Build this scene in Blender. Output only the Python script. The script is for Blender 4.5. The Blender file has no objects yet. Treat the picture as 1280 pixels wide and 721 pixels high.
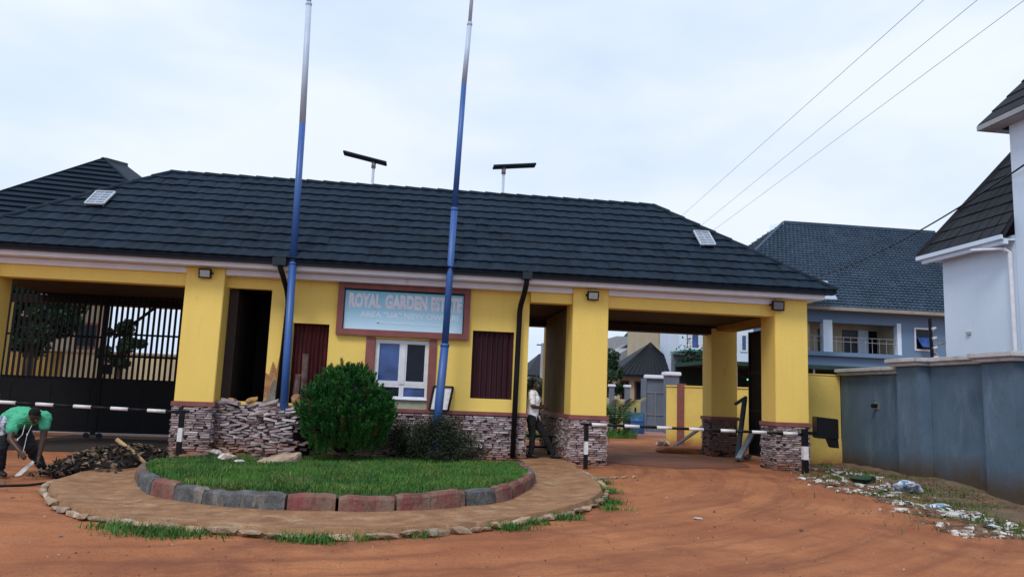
import bpy, bmesh, math, random
import numpy as np
from mathutils import Vector, Matrix, noise
random.seed(7); np.random.seed(7)
S = bpy.context.scene
COL = S.collection
PI = math.pi
# ------------------------------------------------------------------ camera
PITCH, YAW, ROLL, CD, CH, FPX = 0.13904, 0.11772, 0.03813, 16.592, 1.5, 938.98
cf = Vector((math.sin(YAW)*math.cos(PITCH), math.cos(YAW)*math.cos(PITCH), math.sin(PITCH)))
cr = cf.cross(Vector((0,0,1))).normalized(); cu = cr.cross(cf)
c_, s_ = math.cos(ROLL), math.sin(ROLL)
cr, cu = cr*c_ + cu*s_, cu*c_ - cr*s_
cam = bpy.data.cameras.new('camera'); camo = bpy.data.objects.new('camera', cam); COL.objects.link(camo)
cam.sensor_width = 36; cam.lens = FPX/1280*36; cam.clip_start = .1; cam.clip_end = 2000
M4 = Matrix((cr, cu, -cf)).transposed().to_4x4(); M4.translation = Vector((0, -CD, CH)); camo.matrix_world = M4
S.camera = camo
def ray(u, v): return cf*FPX + cr*(u-640) - cu*(v-360.5)
def at(u, v, Y):                       # a pixel of the photograph carried out to the real depth Y
    d = ray(u, v); t = (Y+CD)/d.y
    return Vector((d.x*t, Y, CH+d.z*t))
def gr(u, v, Z=0.0):
    d = ray(u, v); t = (Z-CH)/d.z
    return Vector((d.x*t, d.y*t-CD, Z))
# ------------------------------------------------------------------ world and sun
SUN_EL, SUN_AZ = math.radians(52), math.radians(212)     # azimuth clockwise from +Y: behind the camera, to the left
w = bpy.data.worlds.new('World'); S.world = w; w.use_nodes = True
nt = w.node_tree; nt.nodes.clear()
out = nt.nodes.new('ShaderNodeOutputWorld'); bg = nt.nodes.new('ShaderNodeBackground')
sky = nt.nodes.new('ShaderNodeTexSky'); sky.sky_type = 'NISHITA'; sky.sun_disc = False
sky.sun_elevation = SUN_EL; sky.sun_rotation = SUN_AZ; sky.altitude = 60; sky.air_density = 1.2; sky.dust_density = 3
bg.inputs[1].default_value = 0.1
tc = nt.nodes.new('ShaderNodeTexCoord'); mp = nt.nodes.new('ShaderNodeMapping'); mp.inputs['Scale'].default_value = (1, 1, 2.6)
n1 = nt.nodes.new('ShaderNodeTexNoise'); n1.inputs['Scale'].default_value = 1.7; n1.inputs['Detail'].default_value = 5; n1.inputs['Roughness'].default_value = .5
n2 = nt.nodes.new('ShaderNodeTexNoise'); n2.inputs['Scale'].default_value = 1.1; n2.inputs['Detail'].default_value = 2
rp = nt.nodes.new('ShaderNodeValToRGB'); e = rp.color_ramp.elements
e[0].position = .36; e[0].color = (4.9, 6.3, 8.5, 1); e[1].position = .64; e[1].color = (7.4, 8.0, 9.1, 1)
mx = nt.nodes.new('ShaderNodeMix'); mx.data_type = 'RGBA'
mr = nt.nodes.new('ShaderNodeMapRange'); mr.inputs[1].default_value = .3; mr.inputs[2].default_value = .75; mr.inputs[3].default_value = .99; mr.inputs[4].default_value = .9
L = nt.links.new
L(tc.outputs['Generated'], mp.inputs[0]); L(mp.outputs[0], n1.inputs[0]); L(mp.outputs[0], n2.inputs[0])
L(n1.outputs[0], rp.inputs[0]); L(n2.outputs[0], mr.inputs[0]); L(mr.outputs[0], mx.inputs[0])
L(sky.outputs[0], mx.inputs[6]); L(rp.outputs[0], mx.inputs[7]); L(mx.outputs[2], bg.inputs[0]); L(bg.outputs[0], out.inputs[0])
sl = bpy.data.lights.new('sun', 'SUN'); sl.energy = 1.45; sl.angle = math.radians(18); sl.color = (1, .96, .9)
so = bpy.data.objects.new('sun', sl); COL.objects.link(so)
sd = Vector((math.sin(SUN_AZ)*math.cos(SUN_EL), math.cos(SUN_AZ)*math.cos(SUN_EL), math.sin(SUN_EL)))
so.rotation_euler = sd.to_track_quat('Z', 'Y').to_euler()
S.view_settings.view_transform = 'Standard'; S.view_settings.look = 'None'
S.view_settings.exposure = 0.30; S.view_settings.gamma = 1; S.view_settings.use_curve_mapping = False
S.cycles.max_bounces = 6; S.cycles.diffuse_bounces = 3

# ------------------------------------------------------------------ materials
def pm(name, col, col2=None, rough=.85, scale=3.0, var=.5, bump=0.0, bscale=40.0, spec=.3, metal=0.0, stretch=(1,1,1),
       rnd=0.0, dirt=None, dirtz=None, fine=0.0, streak=None, stain=None, stain_th=.58, stain_scale=1.4, objc=False):
    m = bpy.data.materials.new(name); m.use_nodes = True
    t = m.node_tree; N = t.nodes; K = t.links.new
    b = N['Principled BSDF']; b.inputs['Roughness'].default_value = rough; b.inputs['Metallic'].default_value = metal
    b.inputs['Specular IOR Level'].default_value = spec
    if col2 is None: col2 = tuple(min(1, c*.78) for c in col)
    if objc:
        g = N.new('ShaderNodeTexCoord'); pos = g.outputs['Object']
    else:
        g = N.new('ShaderNodeNewGeometry'); pos = g.outputs['Position']
    mpn = N.new('ShaderNodeMapping'); mpn.inputs['Scale'].default_value = stretch; K(pos, mpn.inputs[0])
    nz = N.new('ShaderNodeTexNoise'); nz.inputs['Scale'].default_value = scale; nz.inputs['Detail'].default_value = 6; nz.inputs['Roughness'].default_value = .62
    K(mpn.outputs[0], nz.inputs[0])
    cr_ = N.new('ShaderNodeValToRGB'); cr_.color_ramp.elements[0].position = .5-.25*(1.2-var); cr_.color_ramp.elements[1].position = .5+.25*(1.2-var)
    cr_.color_ramp.elements[0].color = (*col2, 1); cr_.color_ramp.elements[1].color = (*col, 1)
    K(nz.outputs[0], cr_.inputs[0]); cur = cr_.outputs[0]
    def mixc(fac, a, bcol, mode='MIX'):
        x = N.new('ShaderNodeMix'); x.data_type = 'RGBA'; x.blend_type = mode
        if isinstance(fac, float): x.inputs[0].default_value = fac
        else: K(fac, x.inputs[0])
        K(a, x.inputs[6])
        if isinstance(bcol, tuple): x.inputs[7].default_value = (*bcol, 1)
        else: K(bcol, x.inputs[7])
        return x.outputs[2]
    def ramp(src, a, b2):
        r = N.new('ShaderNodeMapRange'); r.inputs[1].default_value = a; r.inputs[2].default_value = b2; K(src, r.inputs[0]); r.clamp = True
        return r.outputs[0]
    if stain:
        n3 = N.new('ShaderNodeTexNoise'); n3.inputs['Scale'].default_value = stain_scale; n3.inputs['Detail'].default_value = 7; n3.inputs['Roughness'].default_value = .7
        mp3 = N.new('ShaderNodeMapping'); mp3.inputs['Scale'].default_value = (1.6, 1.6, .45); mp3.inputs['Location'].default_value = (3.1, 7.7, 1.3); K(pos, mp3.inputs[0]); K(mp3.outputs[0], n3.inputs[0])
        cur = mixc(ramp(n3.outputs[0], stain_th, stain_th+.2), cur, stain)
    if streak:                                                     # faint rain streaks and hairline grime
        n6 = N.new('ShaderNodeTexNoise'); n6.inputs['Scale'].default_value = 3.2; n6.inputs['Detail'].default_value = 5; n6.inputs['Roughness'].default_value = .65
        mp6 = N.new('ShaderNodeMapping'); mp6.inputs['Scale'].default_value = (1.3, 1.3, .09); K(pos, mp6.inputs[0]); K(mp6.outputs[0], n6.inputs[0])
        f6 = N.new('ShaderNodeMath'); f6.operation = 'MULTIPLY'; K(ramp(n6.outputs[0], .54, .74), f6.inputs[0]); f6.inputs[1].default_value = .15
        cur = mixc(f6.outputs[0], cur, streak)
    if dirt:                                                       # splashed laterite on the lowest part of a wall
        sp = N.new('ShaderNodeSeparateXYZ'); K(g.outputs['Position'] if not objc else pos, sp.inputs[0])
        ad = N.new('ShaderNodeMath'); ad.operation = 'MULTIPLY_ADD'; K(nz.outputs[0], ad.inputs[0]); ad.inputs[1].default_value = -.9; K(sp.outputs[2], ad.inputs[2])
        cur = mixc(ramp(ad.outputs[0], dirtz, dirtz-.5), cur, dirt)
    if fine:
        n4 = N.new('ShaderNodeTexNoise'); n4.inputs['Scale'].default_value = 60; n4.inputs['Detail'].default_value = 3; K(mpn.outputs[0], n4.inputs[0])
        r4 = N.new('ShaderNodeMapRange'); r4.inputs[1].default_value = .3; r4.inputs[2].default_value = .7; r4.inputs[3].default_value = 1-fine; r4.inputs[4].default_value = 1+fine; K(n4.outputs[0], r4.inputs[0])
        x = N.new('ShaderNodeVectorMath'); x.operation = 'SCALE'; K(cur, x.inputs[0]); K(r4.outputs[0], x.inputs[3]); cur = x.outputs[0]
    if rnd:
        oi = N.new('ShaderNodeObjectInfo')
        r5 = N.new('ShaderNodeMapRange'); r5.inputs[3].default_value = 1-rnd; r5.inputs[4].default_value = 1+rnd; K(oi.outputs['Random'], r5.inputs[0])
        x = N.new('ShaderNodeVectorMath'); x.operation = 'SCALE'; K(cur, x.inputs[0]); K(r5.outputs[0], x.inputs[3]); cur = x.outputs[0]
    K(cur, b.inputs['Base Color'])
    if bump:
        nb = N.new('ShaderNodeTexNoise'); nb.inputs['Scale'].default_value = bscale; nb.inputs['Detail'].default_value = 5; K(mpn.outputs[0], nb.inputs[0])
        bp = N.new('ShaderNodeBump'); bp.inputs['Strength'].default_value = bump; bp.inputs['Distance'].default_value = .02; K(nb.outputs[0], bp.inputs['Height']); K(bp.outputs[0], b.inputs['Normal'])
    return m
LAT = (.30, .115, .05)
YEL = pm('yellow_wall_paint', (.88,.64,.16), (.83,.59,.145), rough=.75, scale=1.2, bump=.25, bscale=25, fine=.04, stain=(.56,.38,.12), stain_th=.62, stretch=(1,1,.5), streak=(.48,.31,.10))
YELF = pm('yellow_fence_paint', (.84,.63,.16), (.74,.54,.15), scale=1.6, bump=.3, bscale=20, fine=.06, stain=(.38,.26,.1), stain_th=.62, dirt=LAT, dirtz=.0)
YDMG = pm('peeling_yellow_plaster', (.50,.31,.10), (.30,.13,.07), scale=5, bump=.8, bscale=15, fine=.15, stain=(.42,.42,.36), stain_th=.5, stain_scale=3)
MAR = pm('maroon_paint', (.27,.095,.085), (.20,.07,.065), rough=.6, scale=4, bump=.2, fine=.08, stain=(.13,.06,.05), stain_th=.62)
WHT = pm('white_cornice_paint', (.82,.86,.95), (.74,.78,.88), rough=.6, scale=3, fine=.04, stain=(.42,.44,.48), stain_th=.64)
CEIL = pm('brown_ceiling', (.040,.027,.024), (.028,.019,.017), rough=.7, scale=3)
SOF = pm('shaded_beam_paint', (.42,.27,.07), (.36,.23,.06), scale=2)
ROOF = pm('stone_coated_roof_tile', (.008,.021,.038), (.005,.014,.027), rough=.7, scale=1.1, bump=.4, bscale=180, fine=.25, rnd=.22, spec=.2, stain=(.014,.030,.040), stain_th=.6)
GUT = pm('dark_gutter', (.010,.018,.028), rough=.45, spec=.35, stain=(.05,.07,.085), stain_th=.64)
STN = [pm('ledge_stone_'+n, a, b_, scale=9, bump=.6, bscale=60, fine=.15, rnd=.3, dirt=LAT, dirtz=-.1) for n, a, b_ in
       (('mauve', (.40,.31,.33), (.27,.20,.21)), ('pale', (.56,.50,.50), (.40,.34,.34)), ('brown', (.27,.17,.15), (.17,.11,.10)))]
STND = pm('ledge_stone_dark', (.035,.03,.032), scale=6, rnd=.3)
MORT = pm('dark_mortar', (.055,.04,.038), (.03,.022,.02), scale=10, bump=.6)
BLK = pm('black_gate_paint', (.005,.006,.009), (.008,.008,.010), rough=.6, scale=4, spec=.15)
BLKM = pm('black_metal', (.008,.009,.011), rough=.5, spec=.2)
BWHT = pm('white_band_paint', (.78,.78,.8), (.6,.58,.56), rough=.6, scale=12)
POLEB = pm('blue_pole_paint', (.035,.12,.38), (.028,.085,.27), rough=.45, scale=2, stretch=(1,1,.4), fine=.08, stain=(.08,.13,.25), stain_th=.6, spec=.5)
POLEG = pm('grey_white_pole_paint', (.50,.58,.70), (.42,.50,.62), rough=.45, scale=2)
WHF = pm('white_window_frame', (.75,.76,.8), (.62,.63,.68), rough=.4, scale=6)
GLB = pm('blue_reflective_glass', (.05,.12,.36), (.012,.03,.11), rough=.12, scale=1.4, spec=.5)
GLD = pm('dark_glass', (.008,.014,.03), (.004,.006,.012), rough=.15, scale=2, spec=.22)
MRC = pm('maroon_corrugated_shutter', (.045,.012,.020), (.028,.008,.013), rough=.6, scale=3, stretch=(1,1,.3))
RCU = pm('dark_red_curtain', (.12,.02,.022), (.045,.01,.014), rough=.9, scale=6, stretch=(1,1,.3))
SIGN = pm('sign_frame_inner', (.02,.05,.07))
SLET = pm('sign_letter_white', (.88,.86,.93), (.70,.72,.82), scale=8)
SLET2 = pm('sign_letter_faint', (.74,.88,.97), (.68,.83,.94), scale=8)
ALU = pm('galvanised_steel', (.42,.44,.46), (.34,.36,.38), rough=.4, metal=.6)
LEDM = pm('light_lens', (.45,.52,.5), (.38,.44,.43), rough=.25, scale=8)
PVG = pm('solar_cell', (.05,.08,.14), rough=.15, spec=.7)
BLW = pm('blue_grey_wall_paint', (.115,.175,.245), (.080,.130,.185), rough=.8, streak=(.035,.05,.06), scale=1.3, bump=.4, bscale=12, fine=.08, stain=(.16,.23,.31), stain_th=.52, stretch=(1,1,.7), dirt=(.085,.06,.045), dirtz=.15)
BLH = pm('blue_grey_house_paint', (.15,.235,.36), (.13,.21,.32), scale=.5)
BLR = pm('blue_shingle', (.034,.064,.105), (.022,.042,.072), rough=.55, scale=.8, fine=.3, stain=(.07,.105,.15), stain_th=.55)
WHH = pm('white_house_paint', (.64,.75,.88), (.59,.70,.83), streak=(.46,.50,.56), scale=.8, bump=.1, stain=(.50,.54,.6), stain_th=.62)
CAP = pm('white_coping', (.60,.60,.62), (.42,.41,.42), scale=3, bump=.4, fine=.12, stain=(.24,.23,.22), stain_th=.56, stain_scale=2.5)
DRF = pm('dark_roof', (.008,.011,.017), (.014,.016,.022), rough=.7, scale=2, bump=.4, bscale=30)
BEI = pm('beige_house_paint', (.50,.43,.30), (.42,.35,.25), scale=1)
GRW = pm('grey_house_paint', (.36,.38,.40), (.27,.29,.31), scale=1)
GRD = pm('grey_gate_paint', (.17,.20,.26), (.13,.155,.20), scale=1.5, rough=.6)
SOIL = pm('red_laterite_ground', (.40,.163,.072), (.27,.094,.043), scale=.6, bump=1.0, bscale=7, fine=.2, stain=(.17,.062,.036), stain_th=.53, stain_scale=.42, rough=.92, spec=.15)
WALK = pm('dusty_concrete_walkway', (.34,.19,.10), (.20,.10,.055), scale=3.5, bump=.9, bscale=8, fine=.22, stain=(.44,.32,.21), stain_th=.55, stain_scale=1.6, rough=.92, spec=.15)
def worn_tracks(m, cx, cy, colr):            # packed, darker wheel lines sweeping round the island (colour of damp packed soil)
    t = m.node_tree; N = t.nodes; K = t.links.new; b = N['Principled BSDF']; old = b.inputs['Base Color'].links[0].from_socket
    g = N.new('ShaderNodeNewGeometry'); sp = N.new('ShaderNodeSeparateXYZ'); K(g.outputs['Position'], sp.inputs[0])
    def M(op, a, b2=None):
        n = N.new('ShaderNodeMath'); n.operation = op
        for i, q in enumerate((a, b2)):
            if q is None: continue
            if isinstance(q, (int, float)): n.inputs[i].default_value = q
            else: K(q, n.inputs[i])
        return n.outputs[0]
    dx = M('SUBTRACT', sp.outputs[0], cx); dy = M('SUBTRACT', sp.outputs[1], cy)
    rr = M('SQRT', M('ADD', M('MULTIPLY', dx, dx), M('MULTIPLY', dy, dy))); an = M('ARCTAN2', dy, dx)
    cb = N.new('ShaderNodeCombineXYZ'); K(M('MULTIPLY', rr, 2.6), cb.inputs[0]); K(M('MULTIPLY', an, 2.2), cb.inputs[1])
    nz = N.new('ShaderNodeTexNoise'); nz.inputs['Scale'].default_value = 1.0; nz.inputs['Detail'].default_value = 6; nz.inputs['Roughness'].default_value = .68; K(cb.outputs[0], nz.inputs[0])
    mr_ = N.new('ShaderNodeMapRange'); mr_.inputs[1].default_value = .47; mr_.inputs[2].default_value = .66; mr_.inputs[4].default_value = .75; K(nz.outputs[0], mr_.inputs[0])
    x = N.new('ShaderNodeMix'); x.data_type = 'RGBA'; K(mr_.outputs[0], x.inputs[0]); K(old, x.inputs[6]); x.inputs[7].default_value = (*colr, 1)
    K(x.outputs[2], b.inputs['Base Color'])
worn_tracks(SOIL, -3.2, 1.5, (.185,.066,.036))
KRED = pm('faded_red_kerb_paint', (.24,.07,.065), (.12,.055,.045), scale=6, bump=.9, bscale=18, fine=.2, stain=(.20,.14,.10), stain_th=.44, stain_scale=2.6)
KGRY = pm('dark_grey_kerb_paint', (.12,.125,.13), (.055,.055,.055), scale=6, bump=.9, bscale=18, fine=.2, stain=(.28,.24,.19), stain_th=.52, stain_scale=3)
ESTN = pm('edge_stone', (.36,.27,.18), (.24,.14,.085), scale=6, bump=.9, bscale=20, fine=.2, rnd=.3, stain=(.46,.42,.35), stain_th=.52, stain_scale=3)
BED = pm('planting_soil', (.10,.075,.04), (.06,.07,.025), scale=5, bump=.8)
def leafmat(name, c1, c2, rough=.6, sc=6):
    m = pm(name, c1, c2, rough=rough, scale=sc, var=.6, spec=.25); return m
GRS = leafmat('grass_blade', (.085,.21,.035), (.030,.10,.022), sc=1.3)
GRS2 = leafmat('weed_blade', (.10,.15,.03), (.05,.09,.02))
THU = leafmat('thuja_foliage', (.028,.150,.024), (.013,.075,.016), sc=7)
DKL = leafmat('dark_leaf', (.028,.045,.020), (.018,.026,.015), sc=8)
TRL = leafmat('tree_leaf', (.03,.075,.03), (.015,.04,.018), sc=2)
PLM = leafmat('palm_leaf', (.05,.14,.05), (.03,.08,.03))
PLMY = leafmat('yellowing_leaf', (.30,.24,.04), (.15,.16,.04))
BRK = pm('bark', (.10,.075,.055), (.06,.045,.035), scale=8, bump=.8)
SKIN = pm('dark_brown_skin', (.060,.030,.020), (.045,.022,.015), rough=.5, scale=12, spec=.4, objc=True)
HAIR = pm('black_hair', (.006,.005,.005), rough=.9)
SHW = pm('white_shirt', (.86,.88,.92), (.80,.82,.88), scale=6, bump=.3, bscale=10)
SHG = pm('mint_green_shirt', (.07,.42,.24), (.05,.32,.18), scale=5, bump=.5, bscale=9)
TRB = pm('black_trousers', (.010,.010,.013), (.018,.018,.022), rough=.95, scale=5, bump=.3)
SHOE = pm('dark_shoe', (.015,.013,.012), rough=.5)
WOOD = pm('pale_stick_wood', (.45,.30,.14), (.32,.20,.09), scale=8, bump=.4)
WDRK = pm('dark_wet_debris', (.03,.022,.018), (.015,.012,.011), scale=9, bump=.7, rough=.75, rnd=.5)
WTAN = pm('dry_debris', (.36,.25,.17), (.16,.10,.065), scale=9, bump=.5, rnd=.4)
RUBW = pm('pale_rubble', (.60,.58,.55), (.22,.16,.12), scale=5, bump=.6, rnd=.3, var=.9)
RUBB = pm('brown_rubble', (.20,.12,.08), (.12,.075,.05), scale=7, bump=.6, rnd=.3)
PLAS = pm('white_plastic_bag', (.66,.70,.76), (.10,.20,.33), rough=.35, var=.9, scale=7, bump=.6, bscale=14)
STEEL = pm('blue_grey_steel_beam', (.055,.08,.10), (.03,.045,.06), rough=.5, scale=4)
STEELL = pm('light_grey_steel_beam', (.28,.33,.38), (.2,.24,.28), rough=.5, scale=4)
PINK = pm('pinkish_concrete', (.36,.20,.16), (.28,.15,.12), scale=1.5, bump=.4)
BLUD = pm('blue_plastic_drum', (.02,.12,.32), rough=.4, spec=.5)
GRNC = pm('green_canopy_sheet', (.03,.30,.22), rough=.5)
def sign_sheen_print():  # the board's fade to pale blue is a reflection painted into its colour
    m = bpy.data.materials.new('sign_sheen_print'); m.use_nodes = True; t = m.node_tree; N = t.nodes
    b = N['Principled BSDF']; b.inputs['Roughness'].default_value = .35
    g = N.new('ShaderNodeNewGeometry'); sp = N.new('ShaderNodeSeparateXYZ'); t.links.new(g.outputs['Position'], sp.inputs[0])
    nz = N.new('ShaderNodeTexNoise'); nz.inputs['Scale'].default_value = 2.5; nz.inputs['Detail'].default_value = 4
    a = N.new('ShaderNodeMath'); a.operation = 'MULTIPLY_ADD'; t.links.new(nz.outputs[0], a.inputs[0]); a.inputs[1].default_value = .35; t.links.new(sp.outputs[2], a.inputs[2])
    r = N.new('ShaderNodeMapRange'); r.inputs[1].default_value = 2.9; r.inputs[2].default_value = 3.9; t.links.new(a.outputs[0], r.inputs[0])
    c = N.new('ShaderNodeValToRGB'); c.color_ramp.elements[0].color = (.58,.80,.95,1); c.color_ramp.elements[1].color = (.15,.52,.68,1)
    mid = c.color_ramp.elements.new(.5); mid.color = (.38,.68,.86,1)
    t.links.new(r.outputs[0], c.inputs[0]); t.links.new(c.outputs[0], b.inputs['Base Color']); return m
SPR = sign_sheen_print()
def glow(name, col, s):
    m = bpy.data.materials.new(name); m.use_nodes = True; b = m.node_tree.nodes['Principled BSDF']
    b.inputs['Base Color'].default_value = (*col, 1); b.inputs['Emission Color'].default_value = (*col, 1); b.inputs['Emission Strength'].default_value = s
    return m
GLR, GLG = glow('red_bulb', (.8,.05,.06), 1.0), glow('green_bulb', (.1,.8,.45), .9)

# ------------------------------------------------------------------ builders
ORG = {}
def tag(o, label=None, cat=None, group=None, kind=None):
    if label: o['label'] = label
    if cat: o['category'] = cat
    if group: o['group'] = group
    if kind: o['kind'] = kind
    return o
def thing(name, loc, label, cat, group=None):
    o = bpy.data.objects.new(name, None); COL.objects.link(o); o.empty_display_size = .2
    o.location = loc; ORG[o] = Vector(loc); return tag(o, label, cat, group)
def link(name, me, origin, parent, kind=None, rot=None, scale=None):
    o = bpy.data.objects.new(name, me); COL.objects.link(o); origin = Vector(origin); ORG[o] = origin
    if parent is not None: o.parent = parent; o.location = origin - ORG[parent]
    else: o.location = origin
    if rot is not None: o.rotation_euler = rot
    if scale is not None: o.scale = scale
    if kind: o['kind'] = kind
    return o
class MB:
    def __init__(s): s.v = []; s.f = []; s.mi = []; s.cm = 0
    def add(s, vs, fs):
        b = len(s.v); s.v += [tuple(p) for p in vs]; s.f += [tuple(b+i for i in f) for f in fs]; s.mi += [s.cm]*len(fs); return s
    def box(s, x0, x1, y0, y1, z0, z1):
        return s.add([(x0,y0,z0),(x1,y0,z0),(x1,y1,z0),(x0,y1,z0),(x0,y0,z1),(x1,y0,z1),(x1,y1,z1),(x0,y1,z1)],
                     [(0,3,2,1),(4,5,6,7),(0,1,5,4),(1,2,6,5),(2,3,7,6),(3,0,4,7)])
    def hexa(s, p):     # 8 points: bottom ring 4, top ring 4
        return s.add(p, [(0,3,2,1),(4,5,6,7),(0,1,5,4),(1,2,6,5),(2,3,7,6),(3,0,4,7)])
    def tube(s, pts, r, n=10, caps=True):
        pts = [Vector(p) for p in pts]; rs = r if isinstance(r, (list, tuple)) else [r]*len(pts); b = len(s.v)
        up = None
        for i, p in enumerate(pts):
            d = (pts[min(i+1, len(pts)-1)]-pts[max(i-1, 0)]).normalized()
            if up is None: up = Vector((0,0,1)) if abs(d.z) < .9 else Vector((1,0,0))
            a = d.cross(up).normalized(); up2 = a.cross(d).normalized(); up = up2
            for k in range(n):
                t = 2*PI*k/n; s.v.append(tuple(p+(a*math.cos(t)+up2*math.sin(t))*rs[i]))
        for i in range(len(pts)-1):
            for k in range(n):
                k2 = (k+1) % n; s.f.append((b+i*n+k, b+i*n+k2, b+(i+1)*n+k2, b+(i+1)*n+k)); s.mi.append(s.cm)
        if caps:
            s.f.append(tuple(b+k for k in reversed(range(n)))); s.mi.append(s.cm)
            e_ = b+(len(pts)-1)*n; s.f.append(tuple(e_+k for k in range(n))); s.mi.append(s.cm)
        return s
    def beam(s, p0, p1, w, h, up=(0,0,1)):      # rectangular bar between two points
        p0, p1 = Vector(p0), Vector(p1); d = (p1-p0).normalized(); a = d.cross(Vector(up))
        if a.length < 1e-4: a = d.cross(Vector((1,0,0)))
        a.normalize(); u = a.cross(d)
        q = [p + a*sx*w/2 + u*sz*h/2 for p in (p0, p1) for sx, sz in ((-1,-1),(1,-1),(1,1),(-1,1))]
        return s.add(q, [(0,3,2,1),(4,5,6,7),(0,1,5,4),(1,2,6,5),(2,3,7,6),(3,0,4,7)])
    def slab(s, poly, thick):                    # planar polygon extruded against its normal
        poly = [Vector(p) for p in poly]; n = len(poly)
        nr = (poly[1]-poly[0]).cross(poly[2]-poly[0]).normalized()*thick
        return s.add(poly+[p-nr for p in poly], [tuple(range(n)), tuple(reversed(range(n, 2*n)))]+[(i, i+n, (i+1)%n+n, (i+1)%n) for i in range(n)])
    def build(s, name, mat, parent=None, smooth=False, kind=None, origin=None, bevel=0):
        vs = np.array(s.v)
        if origin is None: o = (vs.min(0)+vs.max(0))/2; o[2] = vs[:,2].min()
        else: o = np.array(origin)
        me = bpy.data.meshes.new(name); me.from_pydata((vs-o).tolist(), [], s.f)
        for m in (mat if isinstance(mat, (list, tuple)) else [mat]): me.materials.append(m)
        me.polygons.foreach_set('material_index', s.mi)
        if smooth: me.polygons.foreach_set('use_smooth', [True]*len(me.polygons))
        if bevel:
            bm = bmesh.new(); bm.from_mesh(me); bmesh.ops.remove_doubles(bm, verts=bm.verts, dist=1e-5)
            bmesh.ops.bevel(bm, geom=[e for e in bm.edges if e.is_manifold and e.calc_face_angle(0) > .6], offset=bevel, segments=2, affect='EDGES', clamp_overlap=True); bm.to_mesh(me); bm.free()
        me.update(); return link(name, me, o, parent, kind)
def boxo(name, mat, parent, x0, x1, y0, y1, z0, z1, bevel=0, kind=None): return MB().box(x0,x1,y0,y1,z0,z1).build(name, mat, parent, bevel=bevel, kind=kind)
def holed(x0, x1, z0, z1, y0, y1, holes, m=None):   # wall along X with rectangular openings that have reveals
    m = m or MB()
    xs = sorted({x0, x1, *[h[0] for h in holes], *[h[1] for h in holes]}); zs = sorted({z0, z1, *[h[2] for h in holes], *[h[3] for h in holes]})
    def solid(i, j):
        if i < 0 or j < 0 or i >= len(xs)-1 or j >= len(zs)-1: return False
        cx, cz = (xs[i]+xs[i+1])/2, (zs[j]+zs[j+1])/2
        return not any(h[0] < cx < h[1] and h[2] < cz < h[3] for h in holes)
    for i in range(len(xs)-1):
        for j in range(len(zs)-1):
            if not solid(i, j): continue
            a, b, c, d = xs[i], xs[i+1], zs[j], zs[j+1]
            m.add([(a,y0,c),(b,y0,c),(b,y0,d),(a,y0,d)], [(0,1,2,3)]); m.add([(a,y1,c),(b,y1,c),(b,y1,d),(a,y1,d)], [(3,2,1,0)])
            if not solid(i-1, j): m.add([(a,y0,c),(a,y1,c),(a,y1,d),(a,y0,d)], [(3,2,1,0)])
            if not solid(i+1, j): m.add([(b,y0,c),(b,y1,c),(b,y1,d),(b,y0,d)], [(0,1,2,3)])
            if not solid(i, j-1): m.add([(a,y0,c),(b,y0,c),(b,y1,c),(a,y1,c)], [(3,2,1,0)])
            if not solid(i, j+1): m.add([(a,y0,d),(b,y0,d),(b,y1,d),(a,y1,d)], [(0,1,2,3)])
    return m
def sm(t): t = max(0., min(1., t)); return t*t*(3-2*t)
def gz(x, y):                                       # height of the ground
    n_ = noise.noise((x*.35, y*.35, 0))*.035 + noise.noise((x*1.1, y*1.1, 3))*.014
    z = n_*sm((-y-.6)/2) if y > -3 else n_
    if y > 5: z = n_
    z -= .22*sm((x-7)/3)*sm((-1.5-y)/4)
    return z
# ------------------------------------------------------------------ ground sheet
def axis(lo, hi, flo, fhi, step, far):
    a = list(np.arange(flo, fhi+1e-6, step)); g_ = step; p = flo; q = []
    while p > lo: g_ *= far; p -= g_; q.append(max(p, lo))
    g_ = step; p = fhi; r = []
    while p < hi: g_ *= far; p += g_; r.append(min(p, hi))
    return q[::-1]+a+r
gx = axis(-700, 700, -10, 13, .12, 1.35); gy = axis(-60, 900, -13, 3, .1, 1.35)
m = MB(); nx = len(gx)
for y in gy:
    for x in gx:
        z = gz(x, y) if abs(x) < 60 and y < 60 else 0
        if -14 < y < -1:                             # shallow tyre ruts sweeping into the gate, footprints
            r_ = math.hypot(x+3.5, (y-1)*1.02)
            for rr in (8.9, 9.6, 11.3, 12.1): z -= .045*math.exp(-((r_-rr+.25*noise.noise((x*.3, y*.3, 9)))/.14)**2)*(.6+.6*noise.noise((x*.5,y*.5,5)))*(.8+.35*math.sin(math.atan2(y-1, x+3.5)*r_*28))
            z += .018*noise.noise((x*3.2, y*3.2, 1))+.009*noise.noise((x*8, y*8, 2))+.02*min(0, noise.noise((x*2.1, y*2.1, 30))+.25)
        m.v.append((x, y, z))
for j in range(len(gy)-1):
    for i in range(nx-1): a = j*nx+i; m.f.append((a, a+1, a+nx+1, a+nx)); m.mi.append(0)
m.build('ground', SOIL, smooth=True, kind='structure', origin=(0,0,0))

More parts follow.
